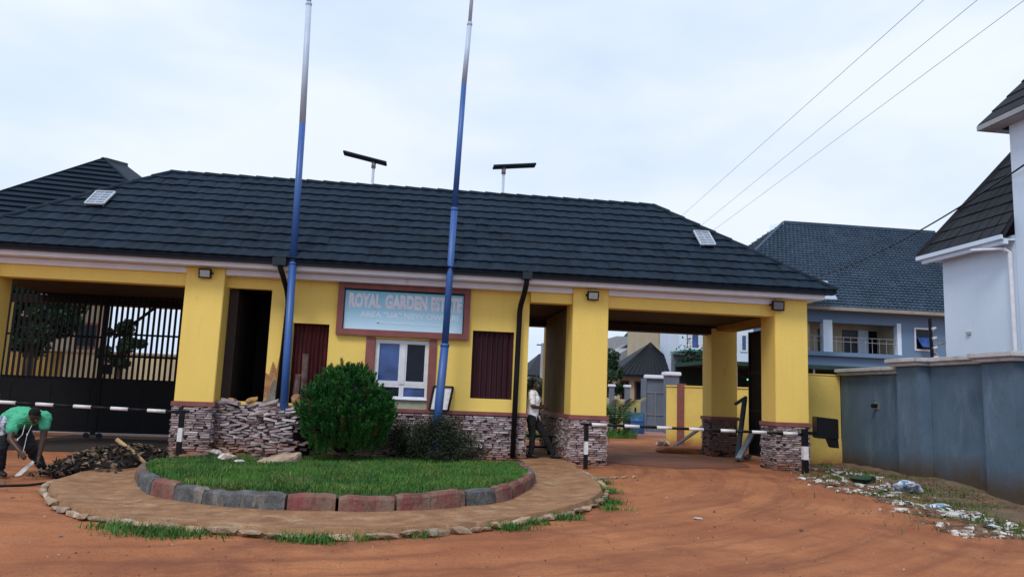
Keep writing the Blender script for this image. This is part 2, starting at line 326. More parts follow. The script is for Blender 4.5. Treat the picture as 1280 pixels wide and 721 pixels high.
# walkway round the planted island
def smooth_loop(pts, n=6, closed=False):
    P_ = [Vector((p[0], p[1], 0)) for p in pts]; o = []
    for i in range(len(P_)-1):
        p0, p1, p2, p3 = P_[max(i-1,0)], P_[i], P_[i+1], P_[min(i+2, len(P_)-1)]
        for k in range(n):
            t = k/n; o.append(.5*((2*p1)+(p2-p0)*t+(2*p0-5*p1+4*p2-p3)*t*t+(3*p1-p0-3*p2+p3)*t**3))
    return o+[P_[-1]]
W_OUT = smooth_loop([(-4.4,-.62),(-4.8,-1.8),(-4.96,-3.2),(-5.05,-4.4),(-4.92,-5.5),(-4.5,-6.4),(-3.86,-7.38),(-2.98,-8.15),(-2.07,-8.55),(-1.03,-8.76),(-.1,-8.56),(.75,-8.18),(1.72,-7.19),(2.54,-6.04),(3.0,-4.83),(3.25,-2.87),(3.3,-1.6),(3.32,-.62)], 8)
I_OUT = smooth_loop([(-3.6,.25),(-4.1,-.4),(-4.39,-1.2),(-4.44,-2.3),(-4.41,-3.1),(-4.15,-4.4),(-3.42,-6.02),(-2.66,-6.75),(-2.0,-7.12),(-1.07,-7.25),(-.14,-7.08),(.89,-6.4),(1.45,-5.6),(2.0,-3.9),(2.2,-1.76),(2.35,.2)], 8)
def wz(p, t=0): return gz(p.x, p.y)*.5+.09-.05*sm(t*1.6)+.012*noise.noise((p.x*2, p.y*2, 4))
m = MB(); nn = 14
def resample(P_, n):
    d = [0]
    for i in range(1, len(P_)): d.append(d[-1]+(P_[i]-P_[i-1]).length)
    o = []
    for k in range(n):
        t = d[-1]*k/(n-1); i = max(j for j in range(len(d)) if d[j] <= t+1e-9); i = min(i, len(P_)-2)
        o.append(P_[i].lerp(P_[i+1], (t-d[i])/max(1e-9, d[i+1]-d[i])))
    return o
A = resample(W_OUT, 160); B = resample(I_OUT, 160)
for i in range(160):
    for k in range(nn):
        p = A[i].lerp(B[i], k/(nn-1)); m.v.append((p.x, p.y, wz(p, k/(nn-1)) if k else gz(p.x, p.y)-.1))
for i in range(159):
    for k in range(nn-1): a = i*nn+k; m.f.append((a, a+nn, a+nn+1, a+1)); m.mi.append(0)
m.build('walkway', WALK, smooth=False, kind='structure', origin=(0,-3,0))
# the concrete apron under the pedestrian passage
boxo('passage_floor', WALK, None, 2.30, 3.40, -.62, 3.9, -.2, .075, kind='structure')
boxo('gateway_slab', pm('dark_concrete', (.045,.030,.024), (.025,.018,.015), scale=1.2, bump=.5, fine=.2), None, -8.85, -5.06, -.12, 4.6, -.3, .018, kind='structure')  # near-black concrete over the ground of the left gateway
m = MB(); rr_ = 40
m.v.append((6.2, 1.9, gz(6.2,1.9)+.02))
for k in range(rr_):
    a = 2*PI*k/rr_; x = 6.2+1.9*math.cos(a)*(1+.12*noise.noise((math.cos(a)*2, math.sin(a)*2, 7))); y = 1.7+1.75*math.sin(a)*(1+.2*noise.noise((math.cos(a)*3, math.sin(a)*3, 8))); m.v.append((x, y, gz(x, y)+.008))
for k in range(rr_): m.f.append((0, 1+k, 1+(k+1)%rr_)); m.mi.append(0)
m.build('soil_shade_patch', pm('soil_shade_patch', (.21,.080,.042), (.13,.052,.032), scale=1.5, bump=.8, bscale=8, fine=.2), kind='structure', smooth=True)  # darker soil sheet painting in the shade under the right gateway roof
# edge stones of the walkway, each its own
edge = thing('walkway_edging', (-1,-8.7,0), 'rough line of pale edging stones along the outer rim of the island walkway', 'edging')
pts = resample(W_OUT, 400); i = 30
random.seed(3)
def rock_mesh(name, seed, sub=2, amp=.25, mat=None, flat=1.0):
    bm = bmesh.new(); bmesh.ops.create_icosphere(bm, subdivisions=sub, radius=.5)
    for v in bm.verts:
        c = v.co.copy(); k = 1+amp*noise.noise(c*2.2+Vector((seed*7.3, seed, 0)))*2
        v.co = c*k; mxx = max(abs(v.co.x), abs(v.co.y), abs(v.co.z)); v.co = v.co.lerp(v.co*(.5/mxx if mxx > 0 else 1), .35); v.co.z *= flat
    me = bpy.data.meshes.new(name); bm.to_mesh(me); bm.free()
    if mat: me.materials.append(mat)
    return me
ES = [rock_mesh('edge_stone', k, 1, .3, ESTN) for k in range(5)]
while i < 380:
    L_ = random.randint(3, 7); j = min(399, i+L_); p, q_ = pts[i], pts[j]; c = (p+q_)/2; d = q_-p
    link('edge_stone', random.choice(ES), (c.x, c.y, gz(c.x,c.y)+.035+random.uniform(-.015,.02)), edge, rot=(random.uniform(-.1,.1), random.uniform(-.1,.1), math.atan2(d.y, d.x)),
         scale=(d.length*1.1, random.uniform(.09,.15), random.uniform(.05,.10)))
    i = j + (random.randint(0, 2) if random.random() < .2 else 0)

# island kerb: painted blocks
kerb = thing('island_kerb', (-1,-7.2,0), 'raised oval kerb painted in faded red and dark grey blocks round the grass island', 'kerb')
pts = resample(I_OUT, 500); i = 20; k = 0; KZ = .22
pat = []
while i < 480:
    L_ = random.choice((12, 14, 16, 19)); j = min(480, i+L_)
    red = (k % 5 != 3) if .44 < i/500 < .72 else (k % 3 == 1 if i/500 < .44 else k % 2 == 0)
    sub = pts[i:j+1:max(1, (j-i)//5)]; m = MB()
    if len(sub) < 2: break
    w0 = .15; hh = .09+(KZ-.08)*sm((-pts[i].y-.6)/4.5)+random.uniform(-.02, .02); n_ = len(sub); zb = -.06
    for q, p in enumerate(sub):
        d = (sub[min(q+1,n_-1)]-sub[max(q-1,0)]).normalized(); nrm = Vector((-d.y, d.x, 0))          # towards the inside: walk order is counter-clockwise
        e0 = .012 if q in (0, n_-1) else 0
        jt = random.uniform(-.012, .012)
        a = p+nrm*(e0+jt); b = p+nrm*(w0-e0)
        z1 = hh-e0*1.5+random.uniform(-.012,.008)
        for P_, z in ((a-nrm*.02, zb), (a, z1-.04), (a+nrm*.03, z1), (b-nrm*.02, z1-.003), (b, zb)): m.v.append((P_.x, P_.y, z))
    for q in range(n_-1):
        for r_ in range(4): a = q*5+r_; m.f.append((a, a+5, a+6, a+1)); m.mi.append(0)
    m.f.append((0,1,2,3,4)); m.mi.append(0); e_ = (n_-1)*5; m.f.append((e_+4,e_+3,e_+2,e_+1,e_)); m.mi.append(0)
    m.build('kerb_block', KRED if red else KGRY, kerb)
    i = j; k += 1
# bed inside the kerb
m = MB(); IN = resample(I_OUT, 120); cen = Vector((-1.1,-2.6,0)); rings = 12
def bedz(x, y): return .03+.19*sm((-y-.6)/4.5)+.03*noise.noise((x*.8, y*.8, 6))
for p in IN:
    for r_ in range(rings):
        q = p.lerp(cen, .03+.97*r_/(rings-1)); m.v.append((q.x, q.y, bedz(q.x, q.y)-(.04 if r_ == 0 else 0)))
for a0 in range(119):
    for r_ in range(rings-1): a = a0*rings+r_; m.f.append((a, a+rings, a+rings+1, a+1)); m.mi.append(0)
m.build('planting_bed', BED, kind='structure', origin=(-1,-3,0), smooth=True)
# ------------------------------------------------------------------ grass
def inside(p, poly):
    c = False; n_ = len(poly)
    for i in range(n_):
        a, b = poly[i], poly[(i+1) % n_]
        if (a.y > p[1]) != (b.y > p[1]) and p[0] < (b.x-a.x)*(p[1]-a.y)/(b.y-a.y)+a.x: c = not c
    return c
def blades(name, pos, hmin, hmax, mat, w0=.012, lean=.5, **kw):
    n_ = len(pos); P_ = np.array(pos); th = np.random.rand(n_)*2*PI; h = hmin+(hmax-hmin)*np.random.rand(n_)**1.4; ln = lean*np.random.rand(n_)*h
    ph = np.random.rand(n_)*2*PI; ww = w0*(.7+.6*np.random.rand(n_))
    V = np.zeros((n_, 5, 3)); dx, dy = np.cos(th), np.sin(th); lx, ly = np.cos(ph), np.sin(ph)
    for k, (s, f, wf) in enumerate(((-1,0,1),(1,0,1),(1,.55,.75),(-1,.55,.75),(0,1,0))):
        V[:,k,0] = P_[:,0]+dx*s*ww*wf/2+lx*ln*f**1.6; V[:,k,1] = P_[:,1]+dy*s*ww*wf/2+ly*ln*f**1.6; V[:,k,2] = P_[:,2]+h*f
    F = []
    for i in range(n_): b = i*5; F.append((b,b+1,b+2,b+3)); F.append((b+3,b+2,b+4))
    m = MB(); m.v = V.reshape(-1,3).tolist(); m.f = F; m.mi = [0]*len(F); o = m.build(name, mat, kind=kw.get('kind')); return o
inner = [p.lerp(cen, .035) for p in resample(I_OUT, 60)]
pos = []
while len(pos) < 60000:
    x, y = random.uniform(-4.5,2.4), random.uniform(-7.2,.2)
    if y > -1.4 and random.random() < .6: continue
    if inside((x, y), inner):
        bare = noise.noise((x*.9, y*.9, 11))
        if y > -2.6 and x < -2.6 and bare > -.15: 
            if random.random() < .75: continue
        if random.random() < .5+bare: continue
        pos.append((x, y, bedz(x, y)-.01))
gy_ = [p for p in pos if noise.noise((p[0]*1.6, p[1]*1.6, 40))+random.gauss(0,.15) > .16]; pos = [p for p in pos if random.random() < .9]
tag(blades('dry_grass', gy_, .03, .09, leafmat('dry_grass_blade', (.22,.24,.06), (.10,.15,.03)), w0=.013, lean=.9, kind='stuff'), 'yellowing patches in the grass of the raised island', 'grass')
tag(blades('grass', pos, .03, .10, GRS, w0=.015, kind='stuff'), 'short green grass filling the raised island in front of the gatehouse', 'grass')
tp = []
for (u, v, n_, s) in ((150,657,120,.16),(195,664,260,.22),(235,667,130,.2),(385,673,200,.16),(405,672,60,.12),(450,671,50,.12),(520,668,40,.1),(635,659,150,.14),(665,652,90,.12),(703,645,170,.14),(760,627,170,.10),(758,615,200,.09),(750,604,160,.1),(765,634,80,.1)):
    c = gr(u, v, .02); n_ = int(n_*1.3)
    for k in range(n_):
        x, y = c.x+random.gauss(0, s), c.y+random.gauss(0, s*.4)-.06; tp.append((x, y, gz(x, y)))
tag(blades('weeds', tp, .04, .12, GRS, w0=.014, lean=1.0, kind='stuff'), 'tufts of green weeds growing along the outer walkway edge', 'weeds')
tp = []
for k in range(11000):
    t = random.random()**.8; x0 = 10.7-.3*random.random(); 
    y = 1.5-9.5*t; x = 10.6-abs(random.gauss(0, .35+1.3*t)) if random.random() < .8 else 8.9-1.3*t+random.gauss(0,.18)
    if noise.noise((x*1.1, y*1.1, 20)) < -.05: continue
    tp.append((x, y, gz(x, y)+.02))
tag(blades('roadside_weeds', tp, .03, .12, GRS2, w0=.014, lean=.9, kind='stuff'), 'dry thin weeds growing between the rubble at the foot of the blue grey wall', 'weeds')

# ------------------------------------------------------------------ gatehouse
G = thing('gatehouse', (0,0,0), 'long yellow estate gatehouse with dark hipped tile roof and stone clad base', 'gatehouse')
PZ = 3.925
def pier(x0, x1, y0, y1, top=PZ, base=1.08): return boxo('pier', YEL, G, x0, x1, y0, y1, base, top, bevel=.012)
PIERS = [(-9.66,-8.86,0,.75),(-5.05,-4.25,0,.75),(3.37,4.19,0,.75),(8.17,8.97,0,.75)]
REAR = [(-11.3,-10.6,3.8,4.5),(-4.6,-4.0,3.8,4.5),(3.46,4.19,3.8,4.5),(8.15,8.9,3.8,4.5)]
for p in PIERS: pier(*p)
for p in REAR: pier(*p, top=3.55)
WX0, WX1, WY = -4.25, 2.42, .3
H = [(-4.248,-3.30,1.12,3.56),(-2.80,-2.02,1.12,2.86),(-1.0,.19,1.04,2.60),(1.15,2.09,1.37,2.88)]
holed(WX0, WX1, 1.08, 3.93, WY, WY+.2, H).build('front_wall', YEL, G)
boxo('side_wall', YEL, G, WX1-.2, WX1-.003, WY+.2, 4.3, 0, 3.55); boxo('side_wall', CEIL, G, WX0+.003, WX0+.2, .505, 4.3, 0, 3.55)  # left wall coloured near-black brown to paint in the unlit room's darkness
boxo('passage_wall', pm('shade_olive_plaster', (.20,.145,.05), (.14,.10,.035), scale=2), G, 3.40, 3.56, .751, 3.8, -.1, 3.55); boxo('maroon_band', MAR, G, 3.36, 3.57, .80, 3.75, .99, 1.085)  # dark olive stands for shade in the enclosed passage, painted into the plaster colour
pw_ = boxo('plinth', MORT, G, 3.385, 3.56, .76, 3.75, -.1, .985)
boxo('rear_wall', YEL, G, WX0+.2, WX1-.2, 4.1, 4.3, 0, 3.55)
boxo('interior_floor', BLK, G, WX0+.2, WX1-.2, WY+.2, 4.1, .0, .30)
# base wall backing, front beams, ceiling
boxo('base_wall', MORT, G, WX0, WX1, WY+.005, WY+.2, -.2, 1.078)
for a, b in ((-8.86,-5.05),(4.19,8.17)): boxo('front_beam', YEL, G, a, b, .12, .45, 3.53, 3.93)
boxo('front_beam', YEL, G, 2.42, 3.37, .12, .45, 3.57, 3.93)
for a, b in ((-10.6,-4.6),(4.19,8.15),(2.42,3.46)): boxo('rear_beam', CEIL, G, a, b, 3.83, 4.3, 3.38, 3.56)
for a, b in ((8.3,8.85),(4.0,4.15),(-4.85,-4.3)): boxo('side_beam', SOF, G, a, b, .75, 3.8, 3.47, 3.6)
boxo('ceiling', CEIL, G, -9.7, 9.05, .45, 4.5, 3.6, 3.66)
# maroon band on plinths
def band(x0, x1, y0, y1, z=1.0): return boxo('maroon_band', MAR, G, x0-.045, x1+.045, y0-.045, y1+.045, z-.01, z+.085, bevel=.008)
for p in PIERS+REAR: band(*p)
boxo('maroon_band', MAR, G, -1.2, WX1+.04, WY-.05, WY+.06, 1.0, 1.085, bevel=.008)
boxo('maroon_band', MAR, G, WX0+.8, -3.35, WY-.04, WY+.06, 1.03, 1.085, bevel=.008)
# cornice, fascia, gutter
boxo('lower_cornice', WHT, G, -8.86, -5.05, .03, .12, 3.80, 3.925, bevel=.01); boxo('lower_cornice', WHT, G, -4.25, 3.37, .03, .3, 3.80, 3.925, bevel=.01)
boxo('lower_cornice', WHT, G, 4.19, 8.17, .03, .12, 3.80, 3.925, bevel=.01)
boxo('fascia', WHT, G, -9.85, 9.25, -.30, .9, 3.932, 4.05, bevel=.01)
m = MB()
for i in range(0, 20):
    x0 = -9.95+i*.97; x1 = min(9.42, x0+.97)
    sg = [0.008*noise.noise((x*.7, 0, 3)) for x in (x0, x1)]
    m.hexa([(x0,-.43,4.03+sg[0]),(x1,-.43,4.03+sg[1]),(x1,-.30,4.03+sg[1]),(x0,-.30,4.03+sg[0]),(x0,-.46,4.125+sg[0]),(x1,-.46,4.125+sg[1]),(x1,-.30,4.125+sg[1]),(x0,-.30,4.125+sg[0])])
gut = m.build('gutter', GUT, G)
# eave closure on the ends
boxo('fascia', WHT, G, 9.12, 9.25, .9, 4.7, 3.932, 4.05)
# roof
RE, RZ, RS, RR = -.47, 4.14, (6.55-4.14)/(2.2+.47), (2.2, 6.55)
XL, XR, RL, RRX = -9.95, 9.45, -6.32, 5.92
BY = 4.87
eFL, eFR, eBL, eBR = Vector((XL,RE,RZ)), Vector((XR,RE,RZ)), Vector((XL,BY,RZ)), Vector((XR,BY,RZ))
rL, rR = Vector((RL,2.2,6.55)), Vector((RRX,2.2,6.55))
m = MB()
for poly in ((eFL,eFR,rR,rL),(eBR,eBL,rL,rR),(eBL,eFL,rL),(eFR,eBR,rR)): m.slab([p-Vector((0,0,.035)) for p in poly], .05)
roof = m.build('roof', ROOF, G)
def tile_geo(wd, ln, waves=1, ns=6):      # local: x across, y up the slope, z off the slope
    v = []; f = []
    for j, (yy, lift) in enumerate(((0, .038), (ln*.5, .02), (ln+.02, .002))):
        for i in range(ns+1):
            t = i/ns; prof = .011*(math.exp(-((t-.5)/.17)**2)) - .006*math.cos(2*PI*t)
            v.append((t*wd, yy-(.012 if j == 0 and abs(t-.5) < .25 else 0), prof+lift))
    for j in range(2):
        for i in range(ns): a = j*(ns+1)+i; f.append((a, a+1, a+ns+2, a+ns+1))
    b = len(v)
    for i in range(ns+1): v.append((i/ns*wd, 0.004, -.01))
    for i in range(ns): f.append((b+i, b+i+1, i+1, i))
    return v, f
NC = 11; slope = Vector((0, 2.2-RE, 6.55-RZ)); SLN = slope.length/NC; su = slope.normalized(); TW = .30
tv, tf = tile_geo(TW, SLN)
tme = bpy.data.meshes.new('roof_tile'); tme.from_pydata(tv, [], tf); tme.materials.append(ROOF)
ang = math.atan2(slope.z, slope.y); cnt = 0; rest = MB()
nrm = Vector((1,0,0)).cross(su)
def place_tiles(o0, ux, uu, length, ins, parts_left):
    """tiles over a roof plane: o0 eave start, ux along, uu up the slope, ins(c,s) allowed range of x at slope position"""
    pass
for c in range(NC):
    s0 = c*SLN; f0 = s0/slope.length; f1 = (s0+SLN)/slope.length
    xa, xb = XL+(RL-XL)*f0, XR+(RRX-XR)*f0; xa1, xb1 = XL+(RL-XL)*f1, XR+(RRX-XR)*f1
    x = XL-.07*(c % 2)
    off = 0
    x = XL-off
    while x < xb:
        o0 = Vector((x, RE, RZ))+su*s0; jit = random.uniform(-.006, .008)
        if x+TW > xa and x < xb:
            full = x >= xa1 and x+TW <= xb1
            if full and cnt < 290 and c < 6:
                t = link('roof_tile', tme, o0+nrm*jit, roof, rot=(ang, 0, random.uniform(-.006,.006))); cnt += 1
            else:
                vs = []
                for q in tv:
                    px_ = x+q[0]; ss = s0+q[1]; ff = min(1, ss/slope.length); lo, hi = XL+(RL-XL)*ff, XR+(RRX-XR)*ff
                    px_ = max(lo, min(hi, px_)); p = Vector((px_, RE, RZ))+su*ss+nrm*(q[2]+jit); vs.append(p)
                rest.add(vs, tf)
        x += TW
# end hips and back: same courses, joined
for side in (-1, 1):
    e0, e1, tp_ = (eFR, eBR, rR) if side > 0 else (eBL, eFL, rL)
    for c in range(NC):
        f0, f1 = c/NC, (c+1)/NC; a0, b0, a1, b1 = e0.lerp(tp_, f0), e1.lerp(tp_, f0), e0.lerp(tp_, f1), e1.lerp(tp_, f1)
        n_ = (e1-e0).cross(tp_-e0).normalized()
        rest.add([a0+n_*.03, b0+n_*.03, b1+n_*.002, a1+n_*.002, a0-n_*.01, b0-n_*.01], [(0,1,2,3),(4,5,1,0)])
for c in range(NC):
    f0, f1 = c/NC, (c+1)/NC; a0, b0, a1, b1 = eBR.lerp(rR, f0), eBL.lerp(rL, f0), eBR.lerp(rR, f1), eBL.lerp(rL, f1)
    n_ = (eBL-eBR).cross(rR-eBR).normalized()
    rest.add([a0+n_*.03, b0+n_*.03, b1+n_*.002, a1+n_*.002, a0-n_*.01, b0-n_*.01], [(0,1,2,3),(4,5,1,0)])
rest.build('roof_tile_field', ROOF, roof, kind='stuff')
def ridge_caps(p0, p1, n_):
    for i in range(n_):
        a = p0.lerp(p1, i/n_); b = p0.lerp(p1, (i+1.12)/n_)
        m = MB(); m.tube([a+Vector((0,0,.012)), b+Vector((0,0,-.004))], [.070, .062], n=8); m.build('ridge_cap', ROOF, roof)
ridge_caps(rL, rR, 30); ridge_caps(eFL, rL, 11); ridge_caps(eFR, rR, 11)
# ledge stone cladding on the bases
def stone_geo(seed):
    r_ = random.Random(seed); v = []
    j = lambda a: r_.uniform(-a, a)
    base = [(-.5,.5,-.5),(.5,.5,-.5),(.5,.5,.5),(-.5,.5,.5)]
    fr = [(-.46+j(.05),-.35+j(.15),-.40+j(.08)),(.46+j(.05),-.35+j(.15),-.40+j(.08)),(.46+j(.05),-.35+j(.15),.40+j(.08)),(-.46+j(.05),-.35+j(.15),.40+j(.08))]
    mid = [(j(.2), -.5+j(.1), -.42), (j(.2), -.5+j(.1), .42)]
    return base+fr+mid, [(0,1,5,8,4),(1,2,6,5),(2,3,7,9,6),(3,0,4,7),(4,8,9,7),(8,5,6,9)]
SG = [stone_geo(k) for k in range(8)]
SM = {}
def smesh(k, mt):
    if (k, mt.name) not in SM:
        me = bpy.data.meshes.new('stone'); me.from_pydata(SG[k][0], [], SG[k][1]); me.materials.append(mt); SM[(k, mt.name)] = me
    return SM[(k, mt.name)]
specs = []       # (plinth, centre, size(len,depth,height), rotz, geo, mat, rotx)
def bulge(x, z): return .86*math.exp(-((x+2.78)/.5)**4)*sm((1.25-z)/.35)*(1-.12*z)
def clad(pl, p0, p1, z0, z1, out, wild=0.0, skip=None):
    p0, p1 = Vector(p0), Vector(p1); d = p1-p0; Ln = d.length; d.normalize(); rz = math.atan2(d.y, d.x); nr = Vector((d.y, -d.x, 0))
    z = z0; row = 0
    while z < z1-.015:
        h = random.uniform(.040, .056)*(1+wild*.25*random.random()); h = min(h, z1-z) if z1-z > .02 else z1-z
        s = -random.uniform(0, .12)
        while s < Ln:
            l = random.uniform(.13, .34) if random.random() > .08 else .07; a, b = max(0, s), min(Ln, s+l)
            if b-a > .025:
                c = p0+d*((a+b)/2); dep = .05+random.uniform(0, .03)+wild*random.uniform(0, .03)
                mt = STND if l < .08 else random.choices(STN, (5,5,2))[0]
                hh = h*random.uniform(.78, .95)
                specs.append((pl, Vector((c.x, c.y, z+h/2))+nr*(out+dep/2-.025+(bulge(c.x, z) if wild else 0)), ((b-a)*.97, dep, hh if l > .08 else h*1.5), rz+random.uniform(-.03,.03)*(1+3*wild), random.randrange(8), mt, wild*random.uniform(-.25,.25)))
            s += l
        z += h; row += 1
def plinth(x0, x1, y0, y1, faces):
    pl = boxo('plinth', MORT, G, x0+.01, x1-.01, y0+.01, y1-.01, -.25, .99)
    zb = -.03
    if 'f' in faces: clad(pl, (x0,y0,0), (x1,y0,0), zb, .99, 0)
    if 'l' in faces: clad(pl, (x0,y1,0), (x0,y0,0), zb, .99, 0)
    if 'r' in faces: clad(pl, (x1,y0,0), (x1,y1,0), zb, .99, 0)
plinth(*PIERS[0], 'fr'); plinth(*PIERS[1], 'flr'); plinth(*PIERS[2], 'flr'); plinth(*PIERS[3], 'flr')
n0_ = len(specs)
for p in REAR: plinth(*p, 'fl')
for q in range(n0_, len(specs)): specs[q] = specs[q][:5]+(STN[2] if random.random() < .8 else STND,)+specs[q][6:]
bw = boxo('plinth', MORT, G, -1.2, WX1-.01, WY-.012, WY+.004, -.1, .99)
clad(bw, (-1.2,WY-.01,0), (WX1,WY-.01,0), .0, .99, 0)
clad(pw_, (3.385,3.75,0), (3.385,.8,0), .0, .985, 0)
clad(bw, (WX1-.01,WY,0), (WX1-.01,WY+.9,0), .0, .99, 0)
# broken stretch: rough bulging rubble masonry between left pier and shrub
mbk = MB(); bx_ = [-4.2+.06*k for k in range(50)]; bz_ = [-.1,.1,.3,.5,.7,.85,.95,1.03]
for x in bx_:
    for z in bz_: mbk.v.append((x, WY-.055-bulge(x, z), z))
    mbk.v.append((x, WY+.0, 1.05))
nb_ = len(bz_)+1
for i in range(len(bx_)-1):
    for j in range(nb_-1): a = i*nb_+j; mbk.f.append((a, a+nb_, a+nb_+1, a+1)); mbk.mi.append(0)
mbk.build('rubble_fill', MORT, G)
bw2 = boxo('rubble_base', MORT, G, WX0, -1.2, WY-.05, WY+.004, -.1, 1.04)
clad(bw2, (WX0,WY-.06,0), (-1.15,WY-.06,0), .0, 1.06, .0, wild=1.0)
for k in range(120):       # capping layer over the slumped part
    x = -2.8+random.uniform(-.5,.5); f = random.random(); z = .88+.17*f
    specs.append((bw2, Vector((x, WY-.84*(1-f)*.9-.02, z)), (random.uniform(.14,.3), random.uniform(.12,.2), .05), random.uniform(-.4,.4), random.randrange(8), random.choice(STN), random.uniform(-.2,.2)))
for k in range(16):       # loose slabs lying on top and slumped at the foot
    x = random.uniform(-4.2,-1.9); z = 1.07+random.uniform(0,.06) if random.random() < .6 else random.uniform(.2, .9)
    specs.append((bw2, Vector((x, WY-.06-bulge(x, z)-random.uniform(0,.05), z)), (random.uniform(.2,.42), random.uniform(.10,.15), random.uniform(.04,.08)), random.uniform(-.2,.2), random.randrange(8), random.choice(STN[:2]), random.uniform(-.35,.35)))
specs.sort(key=lambda s: -(s[2][0]*s[2][2])*(2.2 if s[1].y < .1 else (1 if s[1].y < 1 else .05)))
restb = {}
for k, (pl, c, sz, rz, gi, mt, rx) in enumerate(specs):
    if k < 290: link('stone', smesh(gi, mt), c, pl, rot=(0, rx, rz), scale=sz)
    else:
        mb = restb.setdefault(pl, MB()); mb.cm = (STN+[STND]).index(mt); R_ = Matrix.Rotation(rz, 3, 'Z') @ Matrix.Rotation(rx, 3, 'Y')
        mb.add([R_ @ Vector((q[0]*sz[0], q[1]*sz[1], q[2]*sz[2]))+c for q in SG[gi][0]], SG[gi][1])
for pl, mb in restb.items(): mb.build('stone_field', STN+[STND], pl, kind='stuff')
# broken plaster round the downpipe
m = MB(); N_ = 15
def patch(pts2, y, th=.035):
    m = MB(); top = [Vector((x, y, z)) for x, z in pts2]; m.slab(top, -th); return m
patch([(-3.295,1.08),(-2.805,1.08),(-2.81,1.9),(-2.86,2.3),(-2.90,2.1),(-2.95,2.45),(-3.02,2.2),(-3.07,1.8),(-3.16,2.0),(-3.22,1.7),(-3.292,1.75)], WY-.010, .03).build('broken_plaster', YDMG, G)
patch([(-3.25,1.08),(-2.9,1.08),(-2.86,1.3),(-2.93,1.5),(-3.0,1.42),(-3.1,1.62),(-3.18,1.4)], WY-.03, .03).build('bare_render', pm('bare_grey_render', (.30,.29,.25), (.18,.12,.09), scale=6, bump=1, fine=.2), G)
m = MB()
for (xa, xb, za, zb, dx_) in ((-2.72,-2.60,1.15,1.75,.03),(-2.55,-2.42,1.12,2.2,-.02),(-2.3,-2.22,1.12,1.6,.02)):
    m.add([(xa,.40,za),(xb,.385,za),(xb+dx_,.43,zb),(xa+dx_,.44,zb),((xa+xb)/2,.37,(za+zb)/2)], [(0,1,4),(1,2,4),(2,3,4),(3,0,4)])
m.build('torn_rag', pm('pale_torn_cloth', (.17,.12,.11), (.08,.04,.04), scale=7), G)
for (x, z, a, b) in ((-3.55,1.15,.26,.12),(-3.05,1.16,.3,.2),(-2.62,1.18,.2,.24),(-2.35,1.14,.26,.16),(-3.9,1.12,.3,.08)):
    me = rock_mesh('plaster_chunk', x, 2, .35, YDMG); link('plaster_chunk', me, (x, WY+.02, z), G, rot=(random.uniform(-.3,.3), random.uniform(-.5,.5), random.uniform(-.4,.4)), scale=(a, .16, b))
# windows
win = boxo('window', WHF, G, -1.0, .19, .42, .44, 1.5, 2.6)
def wframe(par, x0, x1, z0, z1, y, t=.06, dp=.05, mat=WHF):
    m = MB(); m.box(x0, x0+t, y, y+dp, z0, z1); m.box(x1-t, x1, y, y+dp, z0, z1); m.box(x0+t, x1-t, y+.001, y+dp-.001, z0, z0+t); m.box(x0+t, x1-t, y+.001, y+dp-.001, z1-t, z1); return m.build('frame', mat, par)
wframe(win, -.99, -.38, 1.6, 2.59, .345, .085, .07); wframe(win, -.379, .185, 1.6, 2.59, .345, .085, .07)
boxo('mullion', WHF, win, -.43, -.33, .33, .345, 1.62, 2.57)
wframe(win, -.99, -.38, 1.3, 1.597, .347, .05, .07); wframe(win, -.379, .185, 1.3, 1.597, .347, .05, .07)
boxo('pane', GLB, win, -.905, -.465, .375, .385, 1.685, 2.505); boxo('pane', GLD, win, -.294, .10, .375, .385, 1.685, 2.505)
boxo('pane', GLD, win, -.94, -.43, .375, .385, 1.35, 1.547); boxo('pane', GLB, win, -.33, .135, .375, .385, 1.35, 1.547)
boxo('window_apron', pm('pale_green_plaster', (.44,.47,.36), (.34,.34,.26), scale=5, bump=.5, fine=.1), G, -1.0, .19, .32, .46, 1.04, 1.297)
boxo('window_sill', WHT, G, -1.02, .2, .26, .36, 1.275, 1.31, bevel=.006)
for x0, x1 in ((-1.2,-1.003),(.193,.36)): boxo('window_surround', MAR, G, x0, x1, WY-.035, WY+.02, 1.04, 2.63, bevel=.006)
pv = boxo('shutter', MRC, G, 1.15, 2.09, .44, .46, 1.37, 2.88)
m = MB(); N_ = 56
for k in range(N_+1):
    x = 1.155+.93*k/N_; y = .40+.025*math.sin(k*2*PI/7)+.006*random.random(); m.v += [(x, y, 1.385), (x, y, 2.87)]
for k in range(N_): a = k*2; m.f.append((a, a+2, a+3, a+1)); m.mi.append(0)
m.build('corrugated_sheet', MRC, pv)
m = MB(); m.box(1.15,2.09,.30,.34,1.37,1.385); m.build('lower_track', BLKM, pv)
m = MB(); N_ = 40
for k in range(N_+1):
    x = -2.78+.74*k/N_; y = .46+.03*math.sin(k*1.3)+.015*random.random(); m.v += [(x, y, 1.15+.1*math.sin(k*.9)), (x, y, 2.84)]
for k in range(N_): a = k*2; m.f.append((a, a+2, a+3, a+1)); m.mi.append(0)
m.build('curtain', RCU, G)
boxo('door_darkness_sheet', BLK, G, -4.04, -3.0, 2.6, 2.65, .3, 3.56); boxo('partition', BLK, G, -3.0, -2.9, .5, 2.6, .3, 3.56)  # black sheets painting in the darkness of the unlit room
